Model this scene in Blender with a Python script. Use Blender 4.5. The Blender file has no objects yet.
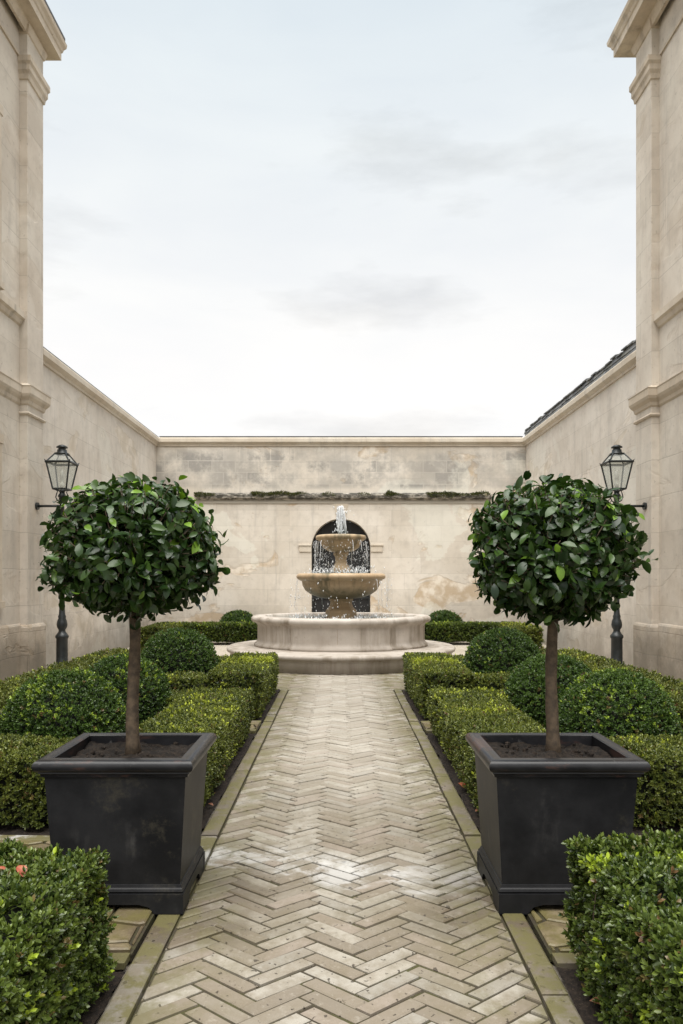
import bpy, bmesh, math, random
import numpy as np
from mathutils import Vector, Matrix

random.seed(7)
RNG = np.random.default_rng(11)
SC = bpy.context.scene
COL = SC.collection
PI = math.pi

# ------------------------------------------------------------------ objects
def tag(o, label=None, cat=None, group=None, kind=None):
    if label: o['label'] = label
    if cat: o['category'] = cat
    if group: o['group'] = group
    if kind: o['kind'] = kind
    return o

def thing(name, label, cat, loc, group=None):
    o = bpy.data.objects.new(name, None)
    o.empty_display_size = 0.2
    COL.objects.link(o)
    o.location = loc
    return tag(o, label, cat, group)

def smooth_by_angle(o, deg):
    me = o.data
    bm = bmesh.new(); bm.from_mesh(me)
    for f in bm.faces: f.smooth = True
    for e in bm.edges:
        if len(e.link_faces) == 2: e.smooth = e.calc_face_angle() < math.radians(deg)
    bm.to_mesh(me); bm.free()

def root_loc(p):
    v = Vector((0, 0, 0))
    while p is not None:
        v += Vector(p.location)
        p = p.parent
    return v

def link(name, me, mat, parent=None, kind=None, smooth=False):
    """link a mesh given in world coordinates under its parent"""
    o = bpy.data.objects.new(name, me)
    COL.objects.link(o)
    if mat: me.materials.append(mat)
    if parent is not None:
        off = root_loc(parent)
        if off.length > 0:
            me.transform(Matrix.Translation(-off))
        o.parent = parent
    if smooth:
        for p in me.polygons: p.use_smooth = True
    if kind: o['kind'] = kind
    return o

def copy_tree(o, parent=None):
    c = o.copy()
    COL.objects.link(c)
    if parent is not None:
        c.parent = parent
    for ch in list(o.children):
        copy_tree(ch, c)
    return c

class MB:
    def __init__(self):
        self.v = []; self.f = []; self.sm = []
    def add(self, vs, fs, smooth=False):
        b = len(self.v)
        self.v += [tuple(p) for p in vs]
        self.f += [tuple(b + i for i in f) for f in fs]
        self.sm += [smooth] * len(fs)
        return self
    def box(self, x0, x1, y0, y1, z0, z1, bev=0.0):
        if x1 < x0: x0, x1 = x1, x0
        if bev <= 0:
            vs = [(x, y, z) for z in (z0, z1) for y in (y0, y1) for x in (x0, x1)]
            return self.add(vs, [(0,2,3,1),(4,5,7,6),(0,1,5,4),(2,6,7,3),(0,4,6,2),(1,3,7,5)])
        bm = bmesh.new()
        bmesh.ops.create_cube(bm, size=1)
        for v in bm.verts:
            v.co = Vector(((x0+x1)/2 + v.co.x*(x1-x0), (y0+y1)/2 + v.co.y*(y1-y0), (z0+z1)/2 + v.co.z*(z1-z0)))
        bmesh.ops.bevel(bm, geom=bm.edges[:], offset=bev, segments=2, affect='EDGES', profile=0.5)
        bm.verts.index_update()
        self.add([v.co[:] for v in bm.verts], [[v.index for v in f.verts] for f in bm.faces])
        bm.free()
        return self
    def lathe(self, prof, c=(0,0), n=48, rfun=None, smooth=True, ys=1.0, cap0=False, cap1=False):
        vs = []; m = len(prof)
        for i in range(n):
            a = 2*PI*i/n
            for r, z in prof:
                k = rfun(a) if rfun else 0.0
                rr = r + k if r > 1e-6 else 0
                vs.append((c[0] + rr*math.sin(a), c[1] - rr*math.cos(a)*ys, z))
        fs = []
        for i in range(n):
            j = (i+1) % n
            for k in range(m-1):
                fs.append((i*m+k, j*m+k, j*m+k+1, i*m+k+1))
        self.add(vs, fs, smooth)
        b = len(self.v) - len(vs)
        if cap0: self.f.append(tuple(b+i*m for i in range(n))[::-1]); self.sm.append(False)
        if cap1: self.f.append(tuple(b+i*m+m-1 for i in range(n))); self.sm.append(False)
        return self
    def tube(self, pts, r, n=6, smooth=True):
        pts = [Vector(p) for p in pts]
        rs = r if isinstance(r, (list, tuple)) else [r]*len(pts)
        vs = []
        for i, p in enumerate(pts):
            d = (pts[min(i+1, len(pts)-1)] - pts[max(i-1, 0)]).normalized()
            a = d.cross(Vector((0.31, 0.17, 0.93)))
            if a.length < 0.05: a = d.cross(Vector((1, 0, 0)))
            a.normalize(); b = d.cross(a)
            for k in range(n):
                t = 2*PI*k/n
                vs.append(p + (a*math.cos(t) + b*math.sin(t))*rs[i])
        fs = []
        for i in range(len(pts)-1):
            for k in range(n):
                l = (k+1) % n
                fs.append((i*n+k, i*n+l, (i+1)*n+l, (i+1)*n+k))
        fs.append(tuple(range(n))[::-1]); fs.append(tuple((len(pts)-1)*n+k for k in range(n)))
        return self.add(vs, fs, smooth)
    def sweep(self, path, prof, closed=False, side=1, capends=True):
        """profile (out, z) swept along a plan polyline with mitred corners"""
        P = [Vector((p[0], p[1])) for p in path]
        n = len(P); m = len(prof); vs = []
        def nrm(a, b):
            d = (b-a).normalized()
            return Vector((d.y, -d.x))*side
        for i in range(n):
            if closed:
                n1 = nrm(P[i-1], P[i]); n2 = nrm(P[i], P[(i+1) % n])
            else:
                n1 = nrm(P[i-1], P[i]) if i > 0 else nrm(P[0], P[1])
                n2 = nrm(P[i], P[i+1]) if i < n-1 else n1
            mt = (n1+n2)/(1+n1.dot(n2))
            for o, z in prof:
                q = P[i] + mt*o
                vs.append((q.x, q.y, z))
        fs = []
        for i in range(n if closed else n-1):
            j = (i+1) % n
            for k in range(m-1):
                fs.append((i*m+k, j*m+k, j*m+k+1, i*m+k+1))
        if not closed and capends:
            fs.append(tuple(range(m))); fs.append(tuple((n-1)*m+k for k in range(m))[::-1])
        return self.add(vs, fs)
    def build(self, name, mat, parent=None, kind=None):
        me = bpy.data.meshes.new(name)
        me.from_pydata(self.v, [], self.f)
        me.polygons.foreach_set('use_smooth', self.sm)
        bm = bmesh.new(); bm.from_mesh(me)
        bmesh.ops.recalc_face_normals(bm, faces=bm.faces[:])
        bm.to_mesh(me); bm.free()
        me.update()
        return link(name, me, mat, parent, kind)

# ------------------------------------------------------------------ noise
_perm = np.random.default_rng(3).random(4096)
def vnoise(p):
    p = np.asarray(p, float)
    i = np.floor(p).astype(np.int64); f = p - i
    f = f*f*(3-2*f)
    def h(ix, iy, iz):
        return _perm[((ix*73856093) ^ (iy*19349663) ^ (iz*83492791)) & 4095]
    x, y, z = i[..., 0], i[..., 1], i[..., 2]
    r = 0
    for dx in (0, 1):
        for dy in (0, 1):
            for dz in (0, 1):
                w = (f[..., 0] if dx else 1-f[..., 0])*(f[..., 1] if dy else 1-f[..., 1])*(f[..., 2] if dz else 1-f[..., 2])
                r = r + w*h(x+dx, y+dy, z+dz)
    return r*2-1

# ------------------------------------------------------------------ materials
class NT:
    def __init__(self, name):
        self.m = bpy.data.materials.new(name); self.m.use_nodes = True
        self.t = self.m.node_tree; self.t.nodes.clear()
        self.out = self.t.nodes.new('ShaderNodeOutputMaterial')
    def n(self, typ, props=None, **ins):
        nd = self.t.nodes.new('ShaderNode'+typ)
        for k, v in (props or {}).items(): setattr(nd, k, v)
        for k, v in ins.items():
            key = k.replace('_', ' ')
            s = nd.inputs[int(k[1:])] if (k[0] == 'i' and k[1:].isdigit()) else nd.inputs[key]
            self.set(s, v)
        return nd
    def set(self, s, v):
        if isinstance(v, bpy.types.NodeSocket): self.t.links.new(v, s)
        elif isinstance(v, bpy.types.Node): self.t.links.new(v.outputs[0], s)
        else:
            if isinstance(v, (tuple, list)) and len(v) == 3 and s.type == 'RGBA': v = (*v, 1)
            s.default_value = v
    def math(self, op, a, b=0.0, clamp=False):
        return self.n('Math', {'operation': op, 'use_clamp': clamp}, i0=a, i1=b).outputs[0]
    def mix(self, fac, a, b, mode='MIX'):
        nd = self.t.nodes.new('ShaderNodeMix'); nd.data_type = 'RGBA'; nd.blend_type = mode
        self.set(nd.inputs[0], fac); self.set(nd.inputs[6], a); self.set(nd.inputs[7], b)
        return nd.outputs[2]
    def ramp(self, fac, lo, hi):
        nd = self.n('MapRange', {'interpolation_type': 'SMOOTHSTEP'}, Value=fac)
        nd.inputs['From Min'].default_value = lo; nd.inputs['From Max'].default_value = hi
        return nd.outputs[0]
    def noise(self, vec, scale, detail=4, rough=0.55, dist=0.0):
        return self.n('TexNoise', None, Vector=vec, Scale=scale, Detail=detail, Roughness=rough, Distortion=dist).outputs[0]
    def mapping(self, vec, scale=(1,1,1), loc=(0,0,0)):
        return self.n('Mapping', None, Vector=vec, Scale=scale, Location=loc).outputs[0]
    def pos(self):
        return self.n('NewGeometry').outputs['Position']
    def bump(self, h, strength=0.3, dist=0.01, normal=None):
        nd = self.n('Bump', None, Height=h, Strength=strength, Distance=dist)
        if normal is not None: self.set(nd.inputs['Normal'], normal)
        return nd.outputs[0]
    def finish(self, col, rough=0.7, normal=None, spec=0.5, metal=0.0, **kw):
        b = self.n('BsdfPrincipled')
        self.set(b.inputs['Base Color'], col); self.set(b.inputs['Roughness'], rough)
        self.set(b.inputs['Specular IOR Level'], spec); self.set(b.inputs['Metallic'], metal)
        if normal is not None: self.set(b.inputs['Normal'], normal)
        for k, v in kw.items(): self.set(b.inputs[k.replace('_', ' ')], v)
        self.t.links.new(b.outputs[0], self.out.inputs[0])
        self.b = b
        return self.m

def uv_wall(t):
    """(along the wall, height) in metres for any vertical face"""
    g = t.n('NewGeometry')
    sp = t.n('SeparateXYZ', None, Vector=g.outputs['Position'])
    sn = t.n('SeparateXYZ', None, Vector=g.outputs['True Normal'])
    u = t.math('ADD', t.math('MULTIPLY', sp.outputs[0], t.math('ABSOLUTE', sn.outputs[1])),
               t.math('MULTIPLY', sp.outputs[1], t.math('ABSOLUTE', sn.outputs[0])))
    return t.n('CombineXYZ', None, X=u, Y=sp.outputs[2]).outputs[0], g.outputs['Position'], sp.outputs[2]

def stone_mat(name, a, b, blocks=None, joint=0.55, patch=0.0, patch_col=(.40,.30,.20), streak=0.25,
              streak_col=(.22,.21,.20), rough=0.85, bump=0.25, low=0.0, upper=None, grime=None, streak_at=(.5,.72), seed=0.0, pits=0.3):
    t = NT(name)
    uv, P, z = uv_wall(t)
    Pm = t.mapping(P, loc=(seed, seed*1.7, seed*0.3))
    n1 = t.noise(Pm, 0.9, 6, 0.6)
    col = t.mix(t.ramp(n1, 0.36, 0.66), a, b)
    n2 = t.noise(Pm, 4.5, 8, 0.65)
    col = t.mix(t.math('MULTIPLY', t.ramp(n2, 0.45, 0.72), 0.38), col, tuple(c*0.70 for c in a))
    hgt = t.math('MULTIPLY', t.noise(P, 45, 6, 0.7), 0.35)
    if blocks:
        bw, bh = blocks
        # wobble the joints a little
        wob = t.n('TexNoise', None, Vector=P, Scale=1.7, Detail=3)
        uvw = t.n('VectorMath', {'operation': 'MULTIPLY_ADD'}, i0=wob.outputs['Color'], i1=(0.03,0.03,0), i2=uv).outputs[0]
        br = t.n('TexBrick', {'offset': 0.43, 'squash': 1.25, 'squash_frequency': 3}, Vector=uvw, Scale=1.0)
        br.inputs['Brick Width'].default_value = bw; br.inputs['Row Height'].default_value = bh
        br.inputs['Mortar Size'].default_value = 0.006; br.inputs['Mortar Smooth'].default_value = 0.6
        br.inputs['Bias'].default_value = -0.1
        br.inputs['Color1'].default_value = (1, 1, 1, 1); br.inputs['Color2'].default_value = (.83, .82, .80, 1)
        br.inputs['Mortar'].default_value = (.8, .8, .8, 1)
        col = t.mix(0.75, col, br.outputs['Color'], 'MULTIPLY')
        fade = t.ramp(t.noise(Pm, 0.7, 4, 0.6), 0.30, 0.62)
        jf = t.math('MULTIPLY', br.outputs['Fac'], t.math('MULTIPLY', t.math('ADD', t.math('MULTIPLY', fade, 0.8), 0.2), joint))
        col = t.mix(jf, col, (.20, .16, .12))
        hgt = t.math('SUBTRACT', hgt, t.math('MULTIPLY', br.outputs['Fac'], 0.8))
    if patch > 0:
        q = t.noise(t.mapping(P, (0.55, 0.55, 0.9), (seed+3.1, seed, 1.3)), 1.1, 5, 0.55, 0.8)
        pm = t.ramp(q, 0.575, 0.605)
        edge = t.math('MULTIPLY', t.ramp(q, 0.57, 0.585), t.math('SUBTRACT', 1.0, pm))
        inner = t.mix(t.ramp(t.noise(P, 3.0, 5), 0.4, 0.65), patch_col, tuple(min(1, c*1.25) for c in a))
        col = t.mix(t.math('MULTIPLY', pm, patch), col, inner)
        col = t.mix(t.math('MULTIPLY', edge, patch*0.35), col, (.30, .22, .15))
        hgt = t.math('SUBTRACT', hgt, t.math('MULTIPLY', pm, 0.7))
        q2 = t.noise(t.mapping(P, (0.5, 0.5, 0.5), (seed+9.1, 2.2, 0.3)), 1.3, 6, 0.55, 0.4)
        col = t.mix(t.math('MULTIPLY', t.ramp(q2, 0.56, 0.58), 0.45*patch), col, tuple(min(.75, c*1.15) for c in b))
    if streak > 0:
        s = t.noise(t.mapping(P, (5.0, 5.0, 0.35)), 1.0, 6, 0.65)
        s2 = t.noise(Pm, 0.55, 4, 0.6)
        sf = t.math('MULTIPLY', t.ramp(s, *streak_at), t.ramp(s2, 0.40, 0.56))
        col = t.mix(t.math('MULTIPLY', sf, streak), col, streak_col)
    if low > 0:
        # splash and algae stains rising unevenly from the ground
        w = t.math('ADD', z, t.math('MULTIPLY', t.noise(P, 1.4, 6, 0.7), -2.2))
        lf = t.math('SUBTRACT', 1.0, t.ramp(w, -1.1, 0.05))
        col = t.mix(t.math('MULTIPLY', lf, low), col, (.16, .14, .11))
    if upper:
        z0, z1, amt = upper      # weathered band of grey blocks
        k = t.math('MULTIPLY', t.ramp(z, z0, z0+0.15), t.math('SUBTRACT', 1.0, t.ramp(z, z1, z1+0.3)))
        br2 = t.n('TexBrick', {'offset': 0.5}, Vector=uv, Scale=1.0)
        br2.inputs['Brick Width'].default_value = 0.62; br2.inputs['Row Height'].default_value = 0.31
        br2.inputs['Mortar Size'].default_value = 0.012; br2.inputs['Mortar Smooth'].default_value = 0.4
        br2.inputs['Color1'].default_value = (0, 0, 0, 1); br2.inputs['Color2'].default_value = (1, 1, 1, 1)
        br2.inputs['Mortar'].default_value = (0, 0, 0, 1); br2.inputs['Bias'].default_value = -0.1
        g = t.math('MULTIPLY', t.ramp(t.noise(P, 1.6, 7, 0.7), 0.42, 0.62), k)
        g2 = t.math('MULTIPLY', g, t.n('RGBToBW', None, Color=br2.outputs[0]).outputs[0])
        col = t.mix(t.math('MULTIPLY', t.ramp(t.noise(P, 0.8, 6, 0.7), 0.35, 0.6), t.math('MULTIPLY', k, 0.55)), col, (.30, .285, .26))
        col = t.mix(t.math('MULTIPLY', g2, amt), col, (.20, .195, .185))
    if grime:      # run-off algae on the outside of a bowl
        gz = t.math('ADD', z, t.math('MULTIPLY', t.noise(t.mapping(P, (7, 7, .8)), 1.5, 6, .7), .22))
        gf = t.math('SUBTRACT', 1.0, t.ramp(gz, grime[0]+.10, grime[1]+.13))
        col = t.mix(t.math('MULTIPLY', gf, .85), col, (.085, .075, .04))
    if pits > 0:
        pt = t.noise(P, 16, 3, 0.5)
        col = t.mix(t.math('MULTIPLY', t.ramp(pt, 0.66, 0.74), pits), col, (.16, .12, .09))
    nm = t.bump(hgt, bump, 0.02)
    return t.finish(col, rough, nm, 0.25)

def leaf_mat(name, dark, mid, young, dry=(.16, .09, .04), rough=0.38, trans=0.22, spec=0.5):
    t = NT(name)
    at = t.n('Attribute', {'attribute_name': 'tint'})
    s = t.n('SeparateColor', None, Color=at.outputs['Color'])
    col = t.mix(s.outputs[0], dark, mid)
    col = t.mix(s.outputs[1], col, young)
    col = t.mix(s.outputs[2], col, dry)
    b = t.n('BsdfPrincipled'); t.set(b.inputs['Base Color'], col)
    b.inputs['Roughness'].default_value = rough; b.inputs['Specular IOR Level'].default_value = spec
    tr = t.n('BsdfTranslucent'); t.set(tr.inputs['Color'], t.mix(1.0, col, (1.25, 1.35, 0.6), 'MULTIPLY'))
    mx = t.n('MixShader', None, Fac=trans); t.set(mx.inputs[1], b.outputs[0]); t.set(mx.inputs[2], tr.outputs[0])
    t.t.links.new(mx.outputs[0], t.out.inputs[0])
    return t.m

def plain(name, col, rough=0.5, metal=0.0, spec=0.5, vary=0.25, scale=9, bump=0.1, dist=0.004):
    t = NT(name); P = t.pos()
    n = t.noise(P, scale, 5, 0.6)
    c = t.mix(t.ramp(n, 0.3, 0.7), tuple(x*(1-vary) for x in col), tuple(x*(1+vary) for x in col))
    return t.finish(c, rough, t.bump(t.noise(P, scale*6, 4), bump, dist), spec, metal)

M = {}
M['wall_back'] = stone_mat('limestone_back', (.63,.57,.49), (.715,.66,.585), (1.35,.42), 0.16, patch=0.85, patch_col=(.50,.385,.26), streak=0.3, low=0.30, upper=(3.85,4.75,0.75), seed=1.0)
M['wall_side'] = stone_mat('limestone_side', (.62,.56,.49), (.715,.66,.59), (1.25,.46), 0.22, patch=0.5, patch_col=(.50,.42,.31), streak=0.22, low=0.55, seed=4.0)
M['ashlar'] = stone_mat('limestone_ashlar', (.59,.525,.45), (.69,.63,.55), (1.15,.56), 0.32, patch=0.2, streak=0.25, low=0.35, seed=7.0)
M['plinth'] = stone_mat('limestone_rough', (.50,.42,.33), (.60,.53,.45), (0.7,.36), 0.6, patch=0.5, streak=0.3, low=0.8, seed=9.0, bump=0.6, pits=0.6)
M['mould'] = stone_mat('limestone_moulding', (.52,.44,.345), (.63,.555,.46), None, streak=0.5, streak_col=(.16,.14,.12), seed=2.0, pits=0.4)
M['coping'] = stone_mat('limestone_coping', (.55,.475,.38), (.62,.56,.47), None, streak=0.3, seed=5.0)
M['fount'] = stone_mat('fountain_limestone', (.44,.39,.34), (.56,.51,.46), None, streak_at=(.43,.63), streak=0.75, streak_col=(.22,.18,.135), rough=0.6, seed=12.0, low=0.25)
M['fount_warm'] = stone_mat('fountain_sandstone', (.40,.285,.17), (.54,.42,.28), None, streak_at=(.42,.62), streak=0.9, streak_col=(.13,.11,.065), rough=0.40, seed=15.0)
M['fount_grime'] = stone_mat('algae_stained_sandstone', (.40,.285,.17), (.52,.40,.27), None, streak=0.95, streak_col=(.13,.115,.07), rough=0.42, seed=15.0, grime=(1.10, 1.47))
M['joint_stone'] = plain('weathered_joint', (.30,.25,.20), 0.9)
t = NT('slate'); g_ = t.n('NewGeometry')
c = t.mix(g_.outputs['Random Per Island'], (.055, .06, .068), (.24, .245, .25))
c = t.mix(t.math('MULTIPLY', t.ramp(t.noise(g_.outputs['Position'], 7, 6, .7), .45, .65), .6), c, (.20, .19, .14))
M['slate'] = t.finish(c, .65, t.bump(t.noise(g_.outputs['Position'], 30, 4), .3, .01), .3)
M['lead'] = plain('dark_lead_capping', (.075,.072,.07), 0.6, vary=0.3)
M['iron'] = plain('painted_iron', (.016,.020,.021), 0.42, 0.0, 0.5, 0.3)
M['bark'] = plain('smooth_bark', (.075,.052,.032), 0.8, vary=0.45, scale=28, bump=0.5)
M['twig'] = plain('twig', (.07,.05,.03), 0.85, vary=0.4, scale=20)
M['core'] = plain('inner_shade', (.007,.009,.004), 0.95, vary=0.5, scale=14)  # near-black, painted as the shade between the leaves
M['door'] = plain('dark_door_paint', (.012,.012,.013), 0.5)
M['candle'] = plain('frosted_bulb', (.75,.72,.66), 0.4)

# planter: dark lead/zinc with chalky bloom
t = NT('dark_lead_planter'); P = t.pos()
n = t.noise(P, 3.0, 8, 0.65); s = t.noise(t.mapping(P, (9, 9, 1.6)), 1.0, 6, 0.6)
c = t.mix(t.ramp(n, 0.35, 0.7), (.009, .0092, .0102), (.021, .021, .0225))
c = t.mix(t.math('MULTIPLY', t.math('MULTIPLY', t.ramp(s, 0.56, 0.8), t.ramp(n, 0.5, 0.68)), 0.75), c, (.11, .106, .10))
c = t.mix(t.math('MULTIPLY', t.ramp(t.noise(P, 1.8, 9, 0.8), 0.55, 0.66), 0.7), c, (.052, .047, .036))
M['planter'] = t.finish(c, t.math('ADD', t.math('MULTIPLY', n, 0.25), 0.33), t.bump(t.noise(P, 28, 5), 0.12, 0.004), 0.2)
t = NT('worn_lead_rim'); P = t.pos()
n = t.noise(P, 5.0, 8, 0.65)
c = t.mix(t.ramp(n, 0.35, 0.7), (.008, .008, .0095), (.022, .0215, .024))
rm = t.noise(t.mapping(P, (2.2, 2.2, 8)), 1.6, 7, 0.7)
c = t.mix(t.math('MULTIPLY', t.ramp(rm, 0.55, 0.62), 0.32), c, (.11, .05, .035))
c = t.mix(t.math('MULTIPLY', t.ramp(t.noise(P, 9, 8, 0.75), 0.62, 0.70), 0.5), c, (.22, .21, .20))
M['planter_rim'] = t.finish(c, t.math('ADD', t.math('MULTIPLY', n, 0.25), 0.25), t.bump(t.noise(P, 28, 5), 0.1, 0.004), 0.4)

# soil
t = NT('garden_soil'); P = t.pos()
n = t.noise(P, 40, 6, 0.75)
c = t.mix(t.ramp(n, 0.35, 0.7), (.010, .0075, .006), (.045, .032, .023))
c = t.mix(t.ramp(t.noise(P, 130, 2), 0.68, 0.72), c, (.12, .085, .06))
M['soil'] = t.finish(c, 0.8, t.bump(n, 0.9, 0.02), 0.3)

# gravel court
t = NT('pale_gravel'); P = t.pos()
v = t.n('TexVoronoi', None, Vector=P, Scale=38.0)
c = t.mix(v.outputs['Color'], (.30, .26, .21), (.46, .41, .35))
c = t.mix(t.math('MULTIPLY', t.ramp(t.noise(P, 0.9, 6, 0.7), 0.45, 0.7), 0.6), c, (.26, .23, .17))
M['gravel'] = t.finish(c, 0.9, t.bump(v.outputs['Distance'], 0.5, 0.02), 0.2)
M['earth'] = plain('open_ground', (.16,.14,.09), 0.95, vary=0.3, scale=0.6)

# path bricks: one colour per brick, painted white reflection, wet places
def brick_mat(name, moss_gain=1.0, tone=1.0):
    t = NT(name); g = t.n('NewGeometry'); P = g.outputs['Position']
    isl = g.outputs['Random Per Island']
    sp = t.n('SeparateXYZ', None, Vector=P)
    cr = t.n('ValToRGB', None, Fac=isl); r = cr.color_ramp
    r.interpolation = 'CONSTANT'
    cols = [(.275,.24,.19), (.36,.325,.27), (.235,.20,.155), (.415,.38,.32), (.315,.265,.215), (.33,.305,.26), (.26,.22,.17), (.41,.38,.325)]
    r.elements[0].color = (*[v*tone for v in cols[0]], 1); r.elements[1].position = 0.125; r.elements[1].color = (*[v*tone for v in cols[1]], 1)
    for i in range(2, 8):
        e = r.elements.new(i/8); e.color = (*[v*tone for v in cols[i]], 1)
    off = t.n('VectorMath', {'operation': 'ADD'}, i0=P).outputs[0]
    offs = t.n('CombineXYZ', None, X=t.math('MULTIPLY', isl, 37.0), Y=t.math('MULTIPLY', isl, 91.0)).outputs[0]
    Pi = t.n('VectorMath', {'operation': 'ADD'}, i0=P, i1=offs).outputs[0]
    c = cr.outputs[0]
    n1 = t.noise(Pi, 9, 7, 0.7)
    c = t.mix(t.math('MULTIPLY', t.ramp(n1, 0.40, 0.66), 0.62), c, (.17, .14, .10))
    big = t.noise(t.mapping(P, loc=(3.1, 5.2, 0)), 1.5, 8, 0.72)
    c = t.mix(t.math('MULTIPLY', t.ramp(big, 0.42, 0.62), 0.58), c, (.135, .112, .07))
    n2 = t.noise(Pi, 26, 6, 0.7)
    c = t.mix(t.math('MULTIPLY', t.ramp(n2, 0.54, 0.7), 0.28), c, (.40, .37, .32))
    pit = t.noise(P, 34, 2, 0.5)
    c = t.mix(t.math('MULTIPLY', t.ramp(pit, 0.655, 0.71), 0.85), c, (.045, .035, .026))
    pit2 = t.noise(t.mapping(P, (1, 1, 1), (5, 9, 0)), 15, 5, 0.75)
    c = t.mix(t.math('MULTIPLY', t.ramp(pit2, 0.62, 0.70), 0.7), c, (.085, .068, .045))
    # pale middle of the far path, worn by feet
    ax = t.math('ABSOLUTE', sp.outputs[0])
    wear = t.math('MULTIPLY', t.math('MULTIPLY', t.math('SUBTRACT', 1.0, t.ramp(ax, 0.2, 0.75)), t.ramp(sp.outputs[1], 3.5, 7.0)), 0.34)
    c = t.mix(wear, c, (.50, .46, .405))
    # white wet reflection between the planters, painted into the brick colour
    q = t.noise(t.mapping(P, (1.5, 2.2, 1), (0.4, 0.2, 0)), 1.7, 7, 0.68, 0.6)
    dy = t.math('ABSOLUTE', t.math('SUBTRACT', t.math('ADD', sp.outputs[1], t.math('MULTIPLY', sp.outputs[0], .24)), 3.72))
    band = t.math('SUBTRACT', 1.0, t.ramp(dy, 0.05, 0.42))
    refl = t.ramp(t.math('MULTIPLY_ADD', band, 0.42, q) if False else t.math('ADD', t.math('MULTIPLY', band, 0.24), t.math('MULTIPLY', q, 1.0)), 0.66, 0.80)
    refl = t.math('MULTIPLY', refl, band)
    c = t.mix(t.math('MULTIPLY', refl, 0.56), c, (.52, .515, .505))
    # wet dark places near the planters
    w = t.noise(t.mapping(P, (1, 1, 1), (7.3, 1.1, 0)), 2.3, 6, 0.6)
    wb = t.math('MULTIPLY', t.math('SUBTRACT', 1.0, t.ramp(t.math('ABSOLUTE', t.math('SUBTRACT', sp.outputs[1], 3.35)), 0.15, 0.65)), t.ramp(ax, 0.15, 0.55))
    wet = t.math('MULTIPLY', t.ramp(t.math('ADD', w, t.math('MULTIPLY', wb, 0.22)), 0.50, 0.66), wb)
    c = t.mix(t.math('MULTIPLY', wet, 0.6), c, t.mix(1.0, c, (.42, .37, .31), 'MULTIPLY'))
    # moss towards the kerbs
    m = t.noise(P, 5.5, 7, 0.7)
    mf = t.math('MULTIPLY', t.ramp(m, 0.41, 0.59), t.ramp(ax, 0.28, 0.74))
    c = t.mix(t.math('MULTIPLY', mf, 0.62*moss_gain, True), c, (.125, .112, .05))
    glo = t.ramp(t.noise(P, 1.3, 5, 0.6), 0.4, 0.62)
    rough = t.math('SUBTRACT', t.math('SUBTRACT', 0.80, t.math('MULTIPLY', glo, 0.12)), t.math('MULTIPLY', wet, 0.36))
    h = t.math('SUBTRACT', t.math('MULTIPLY', n2, 0.6), t.math('MULTIPLY', t.ramp(pit, 0.66, 0.73), 0.8))
    return t.finish(c, rough, t.bump(h, 0.5, 0.009), 0.35)
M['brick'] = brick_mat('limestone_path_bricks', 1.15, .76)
M['kerb'] = brick_mat('mossy_kerb_stone', 1.9, .54)
t = NT('path_joint_earth'); P = t.pos()
c = t.mix(t.ramp(t.noise(P, 7, 6, 0.7), 0.4, 0.65), (.045, .037, .026), (.06, .058, .024))
M['joint'] = t.finish(c, 0.9, t.bump(t.noise(P, 60, 4), 0.5, 0.01), 0.2)
# crazy paving
t = NT('mossy_crazy_paving'); P = t.pos()
isl = t.n('NewGeometry').outputs['Random Per Island']
c = t.mix(isl, (.10, .078, .045), (.24, .195, .12))
c = t.mix(t.math('MULTIPLY', t.ramp(t.noise(P, 14, 7, 0.7), 0.42, 0.66), .6), c, (.085, .062, .038))
c = t.mix(t.math('MULTIPLY', t.ramp(t.noise(P, 5, 7, 0.7), 0.42, 0.60), .8), c, (.125, .108, .035))
c = t.mix(t.math('MULTIPLY', t.ramp(t.noise(P, 2.2, 5), 0.5, 0.6), 0.5), c, (.085, .06, .038))
M['crazy'] = t.finish(c, 0.5, t.bump(t.noise(P, 30, 5), .4, .01), 0.5)

# foliage
M['box'] = leaf_mat('box_leaves', (.018,.038,.009), (.135,.180,.032), (.36,.46,.035), rough=0.36, trans=.15)
M['box_pale'] = leaf_mat('box_leaves_pale', (.030,.050,.012), (.190,.215,.038), (.42,.47,.045), rough=0.42, trans=.12)  # paler, yellower leaf colour than the nearest hedges
M['box_yellow'] = leaf_mat('box_leaves_yellowing', (.045,.065,.016), (.185,.205,.042), (.34,.38,.05), rough=0.42, trans=.12)  # light yellow-green leaf colour of the long outer hedge
M['box_ball'] = leaf_mat('clipped_box_leaves', (.018,.042,.010), (.090,.155,.026), (.30,.40,.04), rough=0.40, trans=.12)
M['laurel'] = leaf_mat('laurel_leaves', (.008,.023,.007), (.046,.090,.017), (.17,.30,.03), rough=0.30, trans=0.16, spec=0.4)
M['moss'] = leaf_mat('wall_moss', (.022,.026,.008), (.085,.105,.020), (.15,.17,.03), rough=0.8, trans=0.1)
t = NT('autumn_leaf'); M['red_leaf'] = t.finish(t.mix(t.ramp(t.noise(t.pos(), 60, 4), .4, .6), (.26,.045,.022), (.30,.10,.05)), 0.5)
t = NT('withered_leaf'); M['brown_leaf'] = t.finish(t.mix(t.ramp(t.noise(t.pos(), 60, 4), .4, .6), (.16,.06,.03), (.22,.10,.05)), 0.6)

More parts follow.
